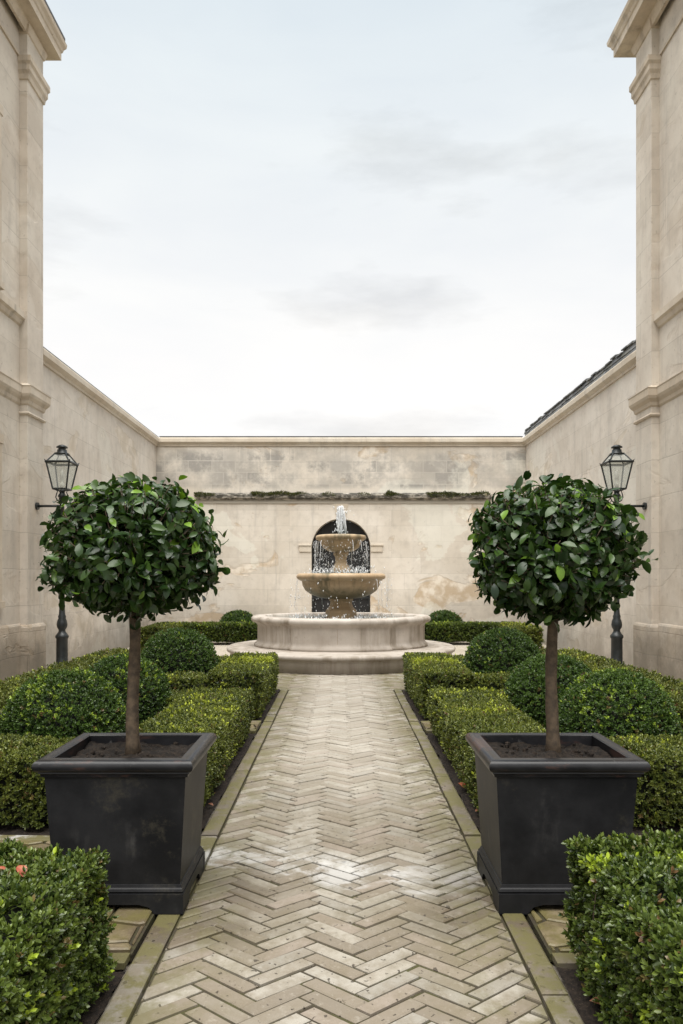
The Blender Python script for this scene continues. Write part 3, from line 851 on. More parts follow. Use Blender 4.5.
# ================================================================== BUILDINGS
PX = WX - .10          # pilaster face
for s, lab in ((-1, 'tall pale stone building at left with pilaster, string courses and heavy cornice'),
               (1, 'tall pale stone building at right with pilaster, string courses and heavy cornice')):
    root = thing('stone_building', lab, 'building', (s*(WX+1.6), 6.0, 0), 'stone buildings flanking the court')
    X = lambda v: s*v
    up = .05 if s < 0 else .22       # the right cornice sits a little higher
    HT = 10.0 + up
    Y0, Y1 = 1.2, (11.56 if s < 0 else 11.67)
    w = MB(); w.box(X(WX+.02), X(WX+3.5), Y0, Y1, .82, HT)
    w.build('wall_face', M['ashlar'], root)
    w = MB(); w.sweep([(X(WX+.02), Y0), (X(WX+.02), Y1-.56)], [(0, -.1), (.025, -.1), (.025, .80), (.015, .825), (.0, .84)], side=-s)
    w.box(X(WX+.022), X(WX+3.5), Y0, Y1, -.1, .818)
    w.build('plinth', M['plinth'], root)
    for (ya, yb) in ((Y1-.58, Y1), (3.4, 3.98)):
        pl = MB(); pl.box(X(PX), X(WX+.1), ya, yb, .80, 9.95+up, .006); po = pl.build('pilaster', M['ashlar'], root)
        wrap = [(X(WX+.03), ya), (X(PX), ya), (X(PX), yb), (X(WX+.03), yb)]
        def trim(prof, nm, mat, par):
            q = MB(); q.sweep(wrap, [(o, z+(up if z > 9.7 else up*.5 if z > 9 else 0)) for o, z in prof], side=-s); return q.build(nm, mat, par)
        trim([(0, -.1), (.03, -.1), (.03, .77), (.018, .80), (.0, .82)], 'pilaster_base', M['plinth'], po)
        trim([(0, 4.02), (.02, 4.02), (.035, 4.045), (.02, 4.07), (0, 4.07)], 'astragal', M['mould'], po)
        trim([(0, 4.17), (.02, 4.19), (.03, 4.24), (.07, 4.29), (.085, 4.33), (.085, 4.43), (.095, 4.45), (0, 4.50)], 'lower_capital', M['mould'], po)
        trim([(0, 9.10), (.02, 9.11), (.03, 9.18), (.055, 9.23), (.055, 9.31), (.08, 9.35), (.08, 9.43), (0, 9.46)], 'capital', M['mould'], po)
        trim([(0, 9.78), (.02, 9.79), (.03, 9.83), (.05, 9.90), (.0, 9.93)], 'bed_moulding', M['mould'], po)
        face = MB()
    def run(prof, nm, mat, ya=Y0, yb=Y1-.58):
        q = MB(); q.sweep([(X(WX+.02), ya), (X(WX+.02), yb)], prof, side=-s); return q.build(nm, mat, root)
    run([(0, 4.16), (.02, 4.19), (.03, 4.24), (.06, 4.29), (.075, 4.33), (.075, 4.43), (.085, 4.45), (0, 4.50)], 'string_course', M['mould'])
    run([(0, 5.37), (.03, 5.39), (.05, 5.45), (.085, 5.48), (.085, 5.58), (0, 5.64)], 'sill_course', M['mould'])
    run([(0, 9.42+up*.5), (.025, 9.42+up*.5), (.025, 9.47+up*.5), (0, 9.48+up*.5)], 'architrave', M['mould'])
    # cornice round the far corner
    cp = [(0, 9.80), (.05, 9.80), (.07, 9.86), (.09, 9.90), (.10, 9.95), (.30, 9.965), (.30, 10.08), (.32, 10.10), (.335, 10.15), (.375, 10.20), (.385, 10.26), (0.0, 10.34)]
    cp = [(o, z+up) for o, z in cp]
    if s < 0: cp = [(o*.82, z) for o, z in cp]
    q = MB(); q.sweep([(X(PX+.05), Y0), (X(PX+.05), Y1+.0), (X(WX+3.5), Y1+.0)], cp, side=-s); q.build('cornice', M['mould'], root)
    q = MB(); q.box(X(PX-.25), X(WX+3.5), Y0, Y1+.27, 10.30+up, 10.345+up); q.build('gutter', M['lead'], root)
    # windows of the upper floor and the ground floor
    for (ya, yb, z0, z1) in ((8.95, 10.22, 5.76, 8.15), (6.2, 7.5, 5.76, 8.15), (9.0, 10.24, 1.2, 3.45), (6.2, 7.5, 1.2, 3.45)):
        if s > 0 and ya > 8: ya -= .35; yb -= .35
        q = MB(); e = .09
        x0, x1 = WX-.022, WX+.05
        q.box(X(x0), X(x1), ya-e, ya, z0, z1, .004); q.box(X(x0), X(x1), yb, yb+e, z0, z1, .004)
        q.box(X(x0-.012), X(x1), ya-e-.03, yb+e+.03, z1+.002, z1+.14, .004); q.box(X(x0-.03), X(x1), ya-e-.03, yb+e+.03, z0-.10, z0-.002, .004)
        wf = q.build('window', M['mould'], root)
        q = MB(); q.box(X(WX+.012), X(WX+.03), ya, yb, z0, z1); q.build('pane', M['pane'], wf)
        q = MB(); ym = (ya+yb)/2
        q.box(X(WX-.002), X(WX+.022), ym-.03, ym+.03, z0+.002, z1-.002)
        for zz in (z0+.74, z0+1.48): q.box(X(WX+.002), X(WX+.02), ya, yb, zz, zz+.04)
        q.build('glazing_bar', M['coping'], wf)

# ================================================================== LAMPS
def make_lamp(x, y, s, label):
    root = thing('lamp_post', label, 'lamp', (x, y, 0), 'lamp posts beside the side walls')
    p = MB(); c = (x, y)
    p.lathe([(.001, -.02), (.12, -.02), (.12, .10), (.105, .13), (.088, .16), (.085, .58), (.10, .60), (.10, .63), (.075, .66), (.055, .69), (.05, .72), (.075, .76), (.082, .80), (.072, .86), (.055, .90), (.06, .93), (.048, .96), (.042, 1.04)], c, 20)
    p.build('pedestal', M['iron'], root)
    p = MB(); p.lathe([(.042, 1.03), (.034, 2.78), (.06, 2.80), (.06, 2.83), (.036, 2.86), (.03, 2.88)], c, 14); p.build('post', M['iron'], root)
    # scrolled cradle
    q = MB()
    for k in range(4):
        a = PI/4 + k*PI/2; dx, dy = math.cos(a), math.sin(a)
        q.tube([(x+dx*r, y+dy*r, z) for r, z in ((.03, 2.72), (.075, 2.74), (.10, 2.79), (.085, 2.85), (.07, 2.885), (.10, 2.91), (.125, 2.925))], .009, 6)
    q.lathe([(.001, 2.87), (.05, 2.88), (.03, 2.91), (.02, 2.93)], c, 10)
    q.build('cradle', M['iron'], root)
    z0, z1, z2 = 2.92, 3.33, 3.47
    h0, h1, h2 = .105, .178, .082
    f = MB()
    cor = [(-1,-1), (1,-1), (1,1), (-1,1)]
    for i in range(4):
        a, b = cor[i], cor[(i+1) % 4]
        f.tube([(x+a[0]*h0, y+a[1]*h0, z0), (x+a[0]*h1, y+a[1]*h1, z1)], .013, 5, False)
        f.tube([(x+a[0]*h1, y+a[1]*h1, z1), (x+a[0]*h2, y+a[1]*h2, z2)], .012, 5, False)
        for h, z, r in ((h0, z0, .014), (h1+.005, z1, .019), (h2, z2, .014)):
            f.tube([(x+a[0]*h, y+a[1]*h, z), (x+b[0]*h, y+b[1]*h, z)], r, 5, False)
        f.tube([(x+a[0]*h1, y+a[1]*h1, z1), (x+a[0]*(h1+.02), y+a[1]*(h1+.02), z1+.035)], [.014, .004], 5)
    fr = f.build('lantern_frame', M['iron'], root)
    for (ha, hb, za, zb) in ((h0, h1, z0, z1), (h1, h2, z1, z2)):
        for i in range(4):
            a, b = cor[i], cor[(i+1) % 4]
            e = .004
            gp = MB(); gp.add([(x+a[0]*(ha-e), y+a[1]*(ha-e), za), (x+b[0]*(ha-e), y+b[1]*(ha-e), za), (x+b[0]*(hb-e), y+b[1]*(hb-e), zb), (x+a[0]*(hb-e), y+a[1]*(hb-e), zb)], [(0,1,2,3)])
            gp.build('pane', M['glass'], fr)
    f = MB(); f.lathe([(.001, 3.455), (.11, 3.46), (.11, 3.48), (.075, 3.50), (.07, 3.54), (.055, 3.545), (.055, 3.565), (.085, 3.57), (.085, 3.585), (.045, 3.61), (.012, 3.62), (.001, 3.625)], c, 16); f.build('chimney_cap', M['iron'], root)
    f = MB(); f.lathe([(.001, 2.93), (.028, 2.93), (.028, 3.02), (.018, 3.03), (.03, 3.08), (.034, 3.13), (.022, 3.20), (.001, 3.23)], c, 10); f.build('bulb', M['candle'], root)
    f = MB(); xe = s*PX; f.tube([(x, y, 2.66), (xe-s*.02, y+.02, 2.66)], .02, 8); f.build('bracket_arm', M['iron'], root)
    f = MB(); f.tube([(xe-s*.03, y+.02, 2.66), (xe-s*.002, y+.02, 2.66)], .06, 12, False)
    f.build('wall_plate', M['iron'], root)
    return root
LY = 11.28
make_lamp(-4.37, LY, -1, 'black lantern lamp post beside the left wall, arm fixed to the left building')
make_lamp(4.32, LY, 1, 'black lantern lamp post beside the right wall, arm fixed to the right building')

# ================================================================== FOUNTAIN
FY = 13.32; fc = (0, FY)
root = thing('tiered_fountain', 'pale stone fountain with two tiered bowls spilling into a round basin', 'fountain', (0, FY, 0))
def lobe(a):
    a = (a + PI) % (2*PI) - PI
    b = min(abs(a), PI-abs(a))
    d = math.degrees(b)
    return .10*(1 - min(1, max(0, (d-30.5)/3.0)))
NL = 240; BYS = .79
q = MB(); q.lathe([(1.3, -.03), (2.03, -.03), (2.03, .19), (2.05, .21), (2.085, .225), (2.095, .265), (2.07, .295), (1.3, .30)], fc, NL, None, ys=.96)
q.build('base_step', M['fount'], root)
q = MB(); q.lathe([(1.46, .29), (1.60, .29), (1.60, .345), (1.565, .37), (1.545, .40), (1.54, .43), (1.54, .67), (1.55, .70), (1.58, .725), (1.63, .745), (1.655, .775), (1.65, .815), (1.62, .845), (1.42, .85), (1.39, .83), (1.38, .72), (1.38, .32), (0.001, .32)], fc, NL, lambda a: lobe(a), ys=BYS)
ba = q.build('basin', M['fount'], root)
for a in [math.radians(d) for d in (-34.4, 34.4, -2, 75, 146, -146)]:
    sx, cy = math.sin(a), -math.cos(a)
    r0 = 1.541 + lobe(a)
    p = Vector((sx*r0, FY+cy*r0*BYS, 0)); tn = Vector((-cy, sx, 0))*.004; nr = Vector((sx, cy, 0))*.004
    jt = MB()
    jt.add([p-tn-nr+Vector((0,0,.42)), p+tn-nr+Vector((0,0,.42)), p+tn-nr+Vector((0,0,.67)), p-tn-nr+Vector((0,0,.67)),
            p-tn+nr+Vector((0,0,.42)), p+tn+nr+Vector((0,0,.42)), p+tn+nr+Vector((0,0,.67)), p-tn+nr+Vector((0,0,.67))],
           [(0,1,2,3), (4,7,6,5), (0,4,5,1), (1,5,6,2), (2,6,7,3), (3,7,4,0)])
    jt.build('joint', M['joint_stone'], ba)
q = MB()
nr_, na_ = 26, 90
vs = [(0, FY, .785)]
for i in range(1, nr_+1):
    r = 1.382*i/nr_
    for k in range(na_):
        a = 2*PI*k/na_; vs.append((r*math.sin(a), FY+r*math.cos(a)*BYS, .785))
va = np.array(vs); va[:, 2] += .006*vnoise(va*8) + .01*vnoise(va*4+4)*(np.hypot(va[:,0], va[:,1]-FY) < 1.0)
fs = [(0, 1+k, 1+(k+1) % na_) for k in range(na_)]
for i in range(nr_-1):
    for k in range(na_):
        l2 = (k+1) % na_; fs.append((1+i*na_+k, 1+(i+1)*na_+k, 1+(i+1)*na_+l2, 1+i*na_+l2))
q.add(va.tolist(), fs, True); q.build('water_surface', M['water'], root)
KS = .957
def sc(prof): return [(r*KS, 1.5+(z-1.5)*KS) for r, z in prof]
q = MB(); q.lathe(sc([(.30, .30), (.30, .88), (.285, .93), (.235, .98), (.205, 1.05), (.21, 1.09), (.235, 1.11), (.235, 1.16), (.2, 1.17)]), fc, 8, smooth=False)
q.build('pedestal', M['fount_warm'], root)
q = MB(); q.lathe(sc([(.001, 1.14), (.22, 1.14), (.42, 1.165), (.58, 1.22), (.69, 1.30), (.745, 1.40), (.755, 1.475), (.79, 1.49), (.855, 1.535), (.862, 1.575), (.84, 1.612), (.80, 1.625), (.74, 1.60), (.68, 1.55), (.4, 1.5), (.001, 1.5)]), fc, 72)
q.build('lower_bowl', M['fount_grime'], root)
q = MB(); q.lathe(sc([(.2, 1.5), (.2, 1.66), (.195, 1.69), (.165, 1.74), (.115, 1.83), (.105, 1.90), (.12, 1.96), (.145, 1.985), (.145, 2.03), (.1, 2.05)]), fc, 8, smooth=False)
q.build('stem', M['fount_warm'], root)
q = MB(); q.lathe(sc([(.001, 2.03), (.13, 2.03), (.25, 2.06), (.34, 2.12), (.385, 2.19), (.40, 2.245), (.43, 2.255), (.485, 2.29), (.49, 2.325), (.475, 2.355), (.44, 2.365), (.40, 2.34), (.3, 2.29), (.001, 2.27)]), fc, 56)
q.build('upper_bowl', M['fount_warm'], root)
# water in the bowls
for nm, r, z in (('bowl_water', .69, 1.586), ('bowl_water', .397, 2.308)):
    q = MB(); q.lathe([(.001, z), (r*.5, z+.003), (r, z)], fc, 40); q.build(nm, M['water'], root)
# jet: a bundle of streams rising and curling over
jr = random.Random(4); q = MB()
for k in range(15):
    a = jr.uniform(0, 2*PI); vr = jr.uniform(.01, .085); H = jr.uniform(.44, .575)
    pts = []
    T1 = jr.uniform(1.75, 2.0)
    for i in range(15):
        u = T1*i/14
        z = 2.31 + H*(1-(u-1)**2)
        r = vr*u*.62
        pts.append((r*math.sin(a)+jr.gauss(0, .003), FY+r*math.cos(a)+jr.gauss(0, .003), z+jr.gauss(0, .004)))
    q.tube(pts, [.007+.006*math.sin(PI*i/14) for i in range(15)], 6)
q.build('water_jet', M['spray'], root)
# drops
def drops(mb, n, rfun, zfun, rr, size, arng=None):
    for _ in range(n):
        a = jr.uniform(0, 2*PI)
        r = rfun(); z = zfun()
        c = Vector((r*math.sin(a), FY - r*math.cos(a), z)); s_ = size*jr.uniform(.5, 1.4); st = jr.uniform(1.2, 4.5)
        vs = [c+Vector((0,0,s_*st)), c+Vector((0,0,-s_*st))] + [c+Vector((s_*math.cos(b), s_*math.sin(b), 0)) for b in (0, PI/2, PI, 3*PI/2)]
        mb.add(vs, [(0,2,3), (0,3,4), (0,4,5), (0,5,2), (1,3,2), (1,4,3), (1,5,4), (1,2,5)], True)
q = MB()
drops(q, 620, lambda: jr.uniform(.43, .52), lambda: 1.62 + .60*jr.random(), 0, .0044)
drops(q, 420, lambda: abs(jr.gauss(0, .24))+.2, lambda: 1.62 + abs(jr.gauss(0, .06)), 0, .0085)
drops(q, 330, lambda: jr.uniform(.84, .97), lambda: .8 + .72*jr.random(), 0, .0055)
drops(q, 300, lambda: jr.uniform(.33, .98), lambda: .79 + abs(jr.gauss(0, .035)), 0, .009)
drops(q, 150, lambda: abs(jr.gauss(0, .09)), lambda: 2.34 + .52*jr.random(), 0, .007)
# thin sheets and threads running off the lips
for k in range(16):
    a = jr.uniform(0, 2*PI); r = .455
    z1 = 2.22; z0 = jr.uniform(1.66, 2.1)
    q.tube([(r*math.sin(a)+.05*math.sin(a)*u*.8+jr.gauss(0,.002), FY-(r+.04*u)*math.cos(a), z1+(z0-z1)*u*u) for u in (0, .3, .55, .8, 1)], [.006, .005, .004, .004, .002], 5)
for k in range(7):
    a = jr.uniform(0, 2*PI); r = .81
    z1 = 1.52; z0 = jr.uniform(.8, 1.3)
    q.tube([((r+.05*u)*math.sin(a), FY-(r+.05*u)*math.cos(a), z1+(z0-z1)*u*u) for u in (0, .3, .55, .8, 1)], [.004, .0035, .003, .003, .002], 5)
q.build('falling_water', M['spray'], root, kind='stuff')

# ================================================================== PLANTERS AND TREES
PH = .70
def make_planter(x, y, label, hx=.357, hy=.308):
    root = thing('square_planter', label, 'planter', (x, y, 0), 'dark square planters beside the path')
    cp = .20; cq = cp-(hx-hy)
    path = [(x-cp, y-cq), (x+cp, y-cq), (x+cp, y+cq), (x-cp, y+cq)]
    q = MB(); q.sweep(path, [(hx-.074-cp, .10), (hx-.040-cp, PH-.070), (hx-.068-cp, PH-.07), (hx-.095-cp, PH-.30), (-.15, PH-.30)], closed=True)
    q.build('body', M['planter'], root)
    rim = [(hx-.075-cp, PH-.080), (hx-.030-cp, PH-.080), (hx-.027-cp, PH-.067), (hx-.020-cp, PH-.062)]
    for i in range(9):
        th = -PI*.42 + PI*.92*i/8
        rim.append((hx-.028+.028*math.cos(th)-cp, PH-.029+.029*math.sin(th)))
    rim += [(hx-.034-cp, PH-.002), (hx-.064-cp, PH-.002), (hx-.069-cp, PH-.007), (hx-.069-cp, PH-.10)]
    q = MB(); q.sweep(path, rim, closed=True); ro = q.build('rim', M['planter_rim'], root)
    smooth_by_angle(ro, 40)
    q = MB()
    q.sweep(path, [(.05, .088), (hx-.062-cp, .088), (hx-.056-cp, .097), (hx-.060-cp, .107), (hx-.065-cp, .112), (hx-.069-cp, .124), (hx-.080-cp, .128)], closed=True)
    b = hx-.053; by = hy-.048; th = .03
    prof = [(-b, 0), (-b, .0885), (b, .0885), (b, 0), (b-.13, 0), (b-.155, .030), (b-.20, .042), (-b+.20, .042), (-b+.155, .030), (-b+.13, 0)]
    quads = [(0,1,8,9), (1,2,7,8), (2,3,4,5), (2,5,6,7)]
    def skirt(f0, f1, conv):
        n = len(prof)
        vs = [conv(u, f0, z) for u, z in prof] + [conv(u, f1, z) for u, z in prof]
        fs = [tuple(i for i in f) for f in quads] + [tuple(n+i for i in f[::-1]) for f in quads] + [(i, (i+1) % n, n+(i+1) % n, n+i) for i in range(n)]
        q.add(vs, fs)
    skirt(-by, -by+th, lambda u, f, z: (x+u, y+f, z)); skirt(by-th, by, lambda u, f, z: (x+u, y+f, z))
    e = .0015
    skirt(-b+e, -b+th, lambda u, f, z: (x+f, y+u*(by-th)/b, z)); skirt(b-th, b-e, lambda u, f, z: (x+f, y+u*(by-th)/b, z))
    q.build('base', M['planter'], root)
    nx = 30; X, Y = np.meshgrid(np.linspace(-hx+.072, hx-.072, nx), np.linspace(-hy+.072, hy-.072, nx))
    V = np.stack([X.ravel()+x, Y.ravel()+y, np.full(nx*nx, PH-.048)], 1)
    V[:, 2] += .015*vnoise(V*14) + .012*vnoise(V*38+3) + .02*np.exp(-((V[:, 0]-x)**2+(V[:, 1]-y)**2)/.01)
    F = [(r*nx+c_, r*nx+c_+1, (r+1)*nx+c_+1, (r+1)*nx+c_) for r in range(nx-1) for c_ in range(nx-1)]
    q = MB(); q.add(V.tolist(), F, True)
    for _ in range(60):
        cx, cy = x+random.uniform(-.22, .22), y+random.uniform(-.22, .22); r = random.uniform(.006, .016)
        bm = bmesh.new(); bmesh.ops.create_icosphere(bm, subdivisions=1, radius=r)
        for v in bm.verts: v.co = Vector((cx, cy, PH-.045)) + v.co*random.uniform(.7, 1.3)
        bm.verts.index_update()
        q.add([v.co[:] for v in bm.verts], [[v.index for v in f.verts] for f in bm.faces]); bm.free()
    q.build('soil', M['soil'], root)
    return root

def make_tree(x, y, label, seed, cr, cz, rz, lean=0.0, skirtdrop=0.0):
    rng = np.random.default_rng(seed); rr = random.Random(seed)
    root = thing('ball_tree', label, 'tree', (x, y, PH-.05), 'clipped ball trees in planters')
    tz0, tz1 = PH-.06, cz-rz*.35
    tr = MB(); pts = []; rs = []
    for i in range(12):
        u = i/11
        pts.append((x + lean*u + .006*math.sin(u*7+seed), y + .006*math.cos(u*6+seed), tz0+(tz1-tz0)*u))
        rs.append(.031 - .007*u + (.012 if i == 0 else 0) + (.004 if i == 1 else 0) + .0018*math.sin(u*23+seed))
    tr.tube(pts, rs, 14); tr.build('trunk', M['bark'], root)
    top = Vector(pts[-1]); C = np.array([x+lean, y, cz])
    # twig tips over the crown
    K = 620
    tips = []
    ga = PI*(3-math.sqrt(5))
    for i in range(K):
        z = 1-2*(i+.5)/K
        r = math.sqrt(max(0, 1-z*z)); a = ga*i + rr.gauss(0, .12)
        d = np.array([r*math.cos(a), r*math.sin(a), z])
        lump = 1 + .07*float(vnoise((d*2.3+seed)[None])[0]) + rr.gauss(0, .035)
        if d[2] < -.62: lump *= .93
        ex = np.array([cr, cr, rz])*lump*0.93
        p = d*ex; p[2] = math.copysign(abs(p[2])**.92*rz**.08, p[2])
        tips.append((C+p, d))
    br = MB()
    for i, (p, d) in enumerate(tips):
        if i % 2 and rr.random() < .3: continue
        st = Vector(pts[-1 - rr.randint(0, 2)]) 
        mid = st.lerp(Vector(p), .5) + Vector((rr.gauss(0, .03), rr.gauss(0, .03), .04))
        br.tube([st, mid, Vector(p)], [.007, .0045, .002], 4)
    br.build('branches', M['twig'], root)
    P, D, N, L, T = [], [], [], [], []
    for p, d in tips:
        k = rr.randint(7, 10)
        yb = max(0, min(1, .5+.8*d[2]))
        tip_young = rr.random() < .22*yb*yb
        for j in range(k):
            a = 2*PI*j/k + rr.uniform(-.4, .4)
            ref = np.array([0, 0, 1.0]) if abs(d[2]) < .9 else np.array([1.0, 0, 0])
            s1 = np.cross(d, ref); s1 /= np.linalg.norm(s1); s2 = np.cross(d, s1)
            out = d*rr.uniform(.0, .65) + (s1*math.cos(a)+s2*math.sin(a))*rr.uniform(.5, 1.0)
            out = out + np.array([0, 0, rr.uniform(-.6, .2)])
            out /= np.linalg.norm(out)
            base = p - d*rr.uniform(0, .11) + np.array([rr.gauss(0, .02), rr.gauss(0, .02), rr.gauss(0, .02)])
            nn = d*.55 + np.array([0, 0, .7]) + np.array([rr.gauss(0, .6) for _ in range(3)])
            P.append(base); D.append(out); N.append(nn); L.append(rr.uniform(.036, .078))
            T.append((min(1, max(0, rr.betavariate(1.5, 1.9))), (rr.uniform(.6, 1) if (tip_young and j < 4) else (rr.random() < .02)*.5), (rr.random() < .003)*.5))
    # deeper leaves so that the crown closes, with a few gaps
    for _ in range(750):
        d = np.array([rr.gauss(0, 1) for _ in range(3)]); d /= np.linalg.norm(d)
        q = C + d*np.array([cr, cr, rz])*rr.uniform(.35, .8)
        o = np.array([rr.gauss(0, 1) for _ in range(3)]) + d*.5
        P.append(q); D.append(o/np.linalg.norm(o)); N.append(d+np.array([rr.gauss(0, .6), rr.gauss(0, .6), .8])); L.append(rr.uniform(.05, .09)); T.append((rr.random()*.7, 0, 0))
    P, D, N, L, T = map(np.array, (P, D, N, L, T))
    leaf_object('crown', P, D, N, L, L*rng.uniform(.42, .58, len(L)), T, T_BIG, M['laurel'], root, smooth=True)
    return root

PLX, PLY = 1.012, 3.490
make_planter(-PLX, PLY, 'dark lead square planter at the left of the path, chalky front and worn rim')
make_planter(PLX, PLY, 'dark lead square planter at the right of the path, smooth darker front')
make_tree(-1.005, PLY, 'ball-headed glossy evergreen tree in the left planter, with bright young leaves', 3, .412, 1.645, .352)
make_tree(1.022, PLY, 'ball-headed glossy evergreen tree in the right planter, broader rounded crown', 8, .412, 1.635, .352, lean=.004)

# ================================================================== HEDGES
def young_lit_top(thr=0.0, amt=1.0):  # more young leaves on upward faces, which also paints the tops as lit
    def f(P, N):
        return np.clip((N[:, 2]+.25), 0.05, 1)*np.clip(vnoise(P*2.1+seed0)*1.3+.45+thr, 0, 1)*amt
    seed0 = thr*31
    return f
def lime_patch(x0, x1, y0, y1, base):
    def f(P, N):
        i = (np.abs(P[:, 0]) > x0) & (np.abs(P[:, 0]) < x1) & (P[:, 1] > y0) & (P[:, 1] < y1) & (N[:, 2] > .3)
        return np.where(i, 3.4, base*(.4+.6*np.clip(N[:, 2], 0, 1)))
    return f
def mir(s, x0, x1, y0, y1, h):
    a, b = sorted((s*x0, s*x1)); return (a, b, y0, y1, h)

for s in (-1, 1):
    sd = 'left' if s < 0 else 'right'
    # nearest beds
    hf = .495 if s < 0 else .515
    def yf(P, N, s=s):
        cl = np.clip(vnoise(P*3.1+(12 if s < 0 else 40))*2.0+.35, 0, 1)
        low = np.clip((2.2-P[:, 1])*1.2, 0, 1) if s < 0 else np.clip(N[:, 2]+.5, .1, 1)
        return cl*low*1.1+.03
    hedge('box_hedge', 'nearest low box hedge at bottom %s with bright young shoots%s' % (sd, ' and reddish fallen leaves' if s < 0 else ''), 'clipped box hedges of the parterre',
          [mir(s, .865 if s < 0 else .865, 1.9, .9, 2.70 if s < 0 else 2.76, hf)], M['box'], .0245, 27000, 20+s, yf, .60, stems=60, lump=.05, back=.8)
    # second beds: a hedge frame
    hedge('box_hedge', 'box hedge frame behind the %s planter, around two clipped balls' % sd, 'clipped box hedges of the parterre',
          [mir(s, .865, 1.47, 4.30, 7.05, .43), mir(s, 1.40, 3.45, 4.30, 4.86, .44), mir(s, 1.40, 3.45, 6.55, 7.05, .42)],
          M['box_pale'] , .0215, 26000, 30+s, young_lit_top(.05, .9), .18, stems=24, lump=.018)
    # third beds
    hedge('box_hedge', 'box hedge frame nearest the fountain on the %s, with a yellow-green top' % sd, 'clipped box hedges of the parterre',
          [mir(s, .86, 1.42, 7.68, 9.78, .50), mir(s, 1.36, 3.0, 7.70, 8.12, .44), mir(s, 1.36, 3.0, 9.40, 9.78, .46)],
          M['box_pale'], .026, 18000, 40+s, lime_patch(.87, 1.5, 8.45, 9.2, .3), .16)
    # long outer hedge by the wall
    hedge('box_hedge', 'long low box hedge in front of the %s wall and lamp post' % sd, 'clipped box hedges of the parterre',
          [mir(s, 2.95, 3.50, 7.75, 10.7, .45)] if False else [mir(s, 2.86, 3.50, 4.9, 10.7, .45)], M['box_yellow'], .034, 9000, 50+s, young_lit_top(.1, .8), .2)
    # hedges behind the fountain
    hedge('box_hedge', 'far box hedge before the back wall, %s of the fountain' % sd, 'clipped box hedges of the parterre',
          [mir(s, 1.75, 4.30, 17.1, 17.75, .44)], M['box'], .038, 10000, 60+s, young_lit_top(.1, .6), .14)
    hedge('box_hedge', 'short pale box hedge end-on beside the far %s wall' % sd, 'clipped box hedges of the parterre',
          [mir(s, 3.75, 4.32, 15.4, 17.0, .46)], M['box_pale'], .038, 10000, 70+s, young_lit_top(.1, .8), .2)
    G = 'clipped box balls of the parterre'
    ball('large near box ball behind the %s planter, %s of the trunk' % (sd, 'left' if s < 0 else 'right'), G, s*2.11, 5.52, .87, .79, M['box_ball'], .021, 28000, 80+s, young_lit_top(.25, 1.0))
    ball('middle box ball partly hidden by the %s tree trunk' % sd, G, s*(2.00 if s < 0 else 1.95), 6.62, .83 if s < 0 else .86, .80, M['box_ball'], .022, 25000, 84+s, young_lit_top(.15, .7))
    ball('smooth round box ball beside the hedge, %s of the fountain' % sd, G, s*1.97, 8.76, .92, .90, M['box_ball'], .024, 21000, 88+s, young_lit_top(0, .4))
    ball('distant box ball against the back wall, %s of the fountain' % sd, G, s*2.62, 18.3, .92, .70, M['box_ball'], .036, 11000, 92+s, .1)

# fallen leaves and scraps
def fallen(name, label, x, y, z, size, rz, mat, tilt=.3, group=None):
    n = 7; vs = []
    for i in range(n):
        u = i/(n-1); w = size*.34*math.sin(PI*min(1, u*.97+.03))**.8
        c = size*.12*math.sin(u*PI)
        vs += [(-w, (u-.5)*size, c+w*.35), (0, (u-.5)*size, c), (w, (u-.5)*size, c+w*.3)]
    fs = []
    for i in range(n-1):
        for k in (0, 1): fs.append((3*i+k, 3*i+k+1, 3*i+k+4, 3*i+k+3))
    R = Matrix.Translation((x, y, z)) @ Matrix.Rotation(rz, 4, 'Z') @ Matrix.Rotation(tilt, 4, 'X')
    mb = MB(); mb.add([(R @ Vector(v))[:] for v in vs], fs, True)
    o = mb.build(name, mat)
    o.data.transform(Matrix.Translation((-x, -y, -z))); o.location = (x, y, z)
    return tag(o, label, 'leaf', group)
fallen('fallen_leaf', 'curled reddish leaf lying on the near left hedge', -1.075, 2.42, .522, .052, .7, M['red_leaf'], .5)
fallen('fallen_leaf', 'small darker red leaf on the near left hedge, left of the larger one', -1.145, 2.43, .520, .042, 1.9, M['red_leaf'], .4)
fallen('fallen_leaf', 'brown withered leaf on the soil by the near right hedge', .905, 2.50, .02, .085, 1.1, M['brown_leaf'], .2)
fallen('fallen_leaf', 'rusty leaf on the soil beside the hedge behind the right planter', .862, 5.15, .03, .08, .4, M['red_leaf'], .2)

for k, (x, y, sz, rz, mt, lb) in enumerate((
        (-.90, 2.36, .05, .4, 'brown_leaf', 'small brown leaf on the soil beside the near left hedge'),
        (.88, 4.62, .05, 2.2, 'brown_leaf', 'brown leaf on the soil at the back corner of the right planter'),
        (-.862, 4.75, .045, 1.2, 'brown_leaf', 'brown leaf on the soil strip behind the left planter'))):
    fallen('fallen_leaf', lb, x, y, .016 if abs(x) > .7 else .006, sz, rz, M[mt], .12)

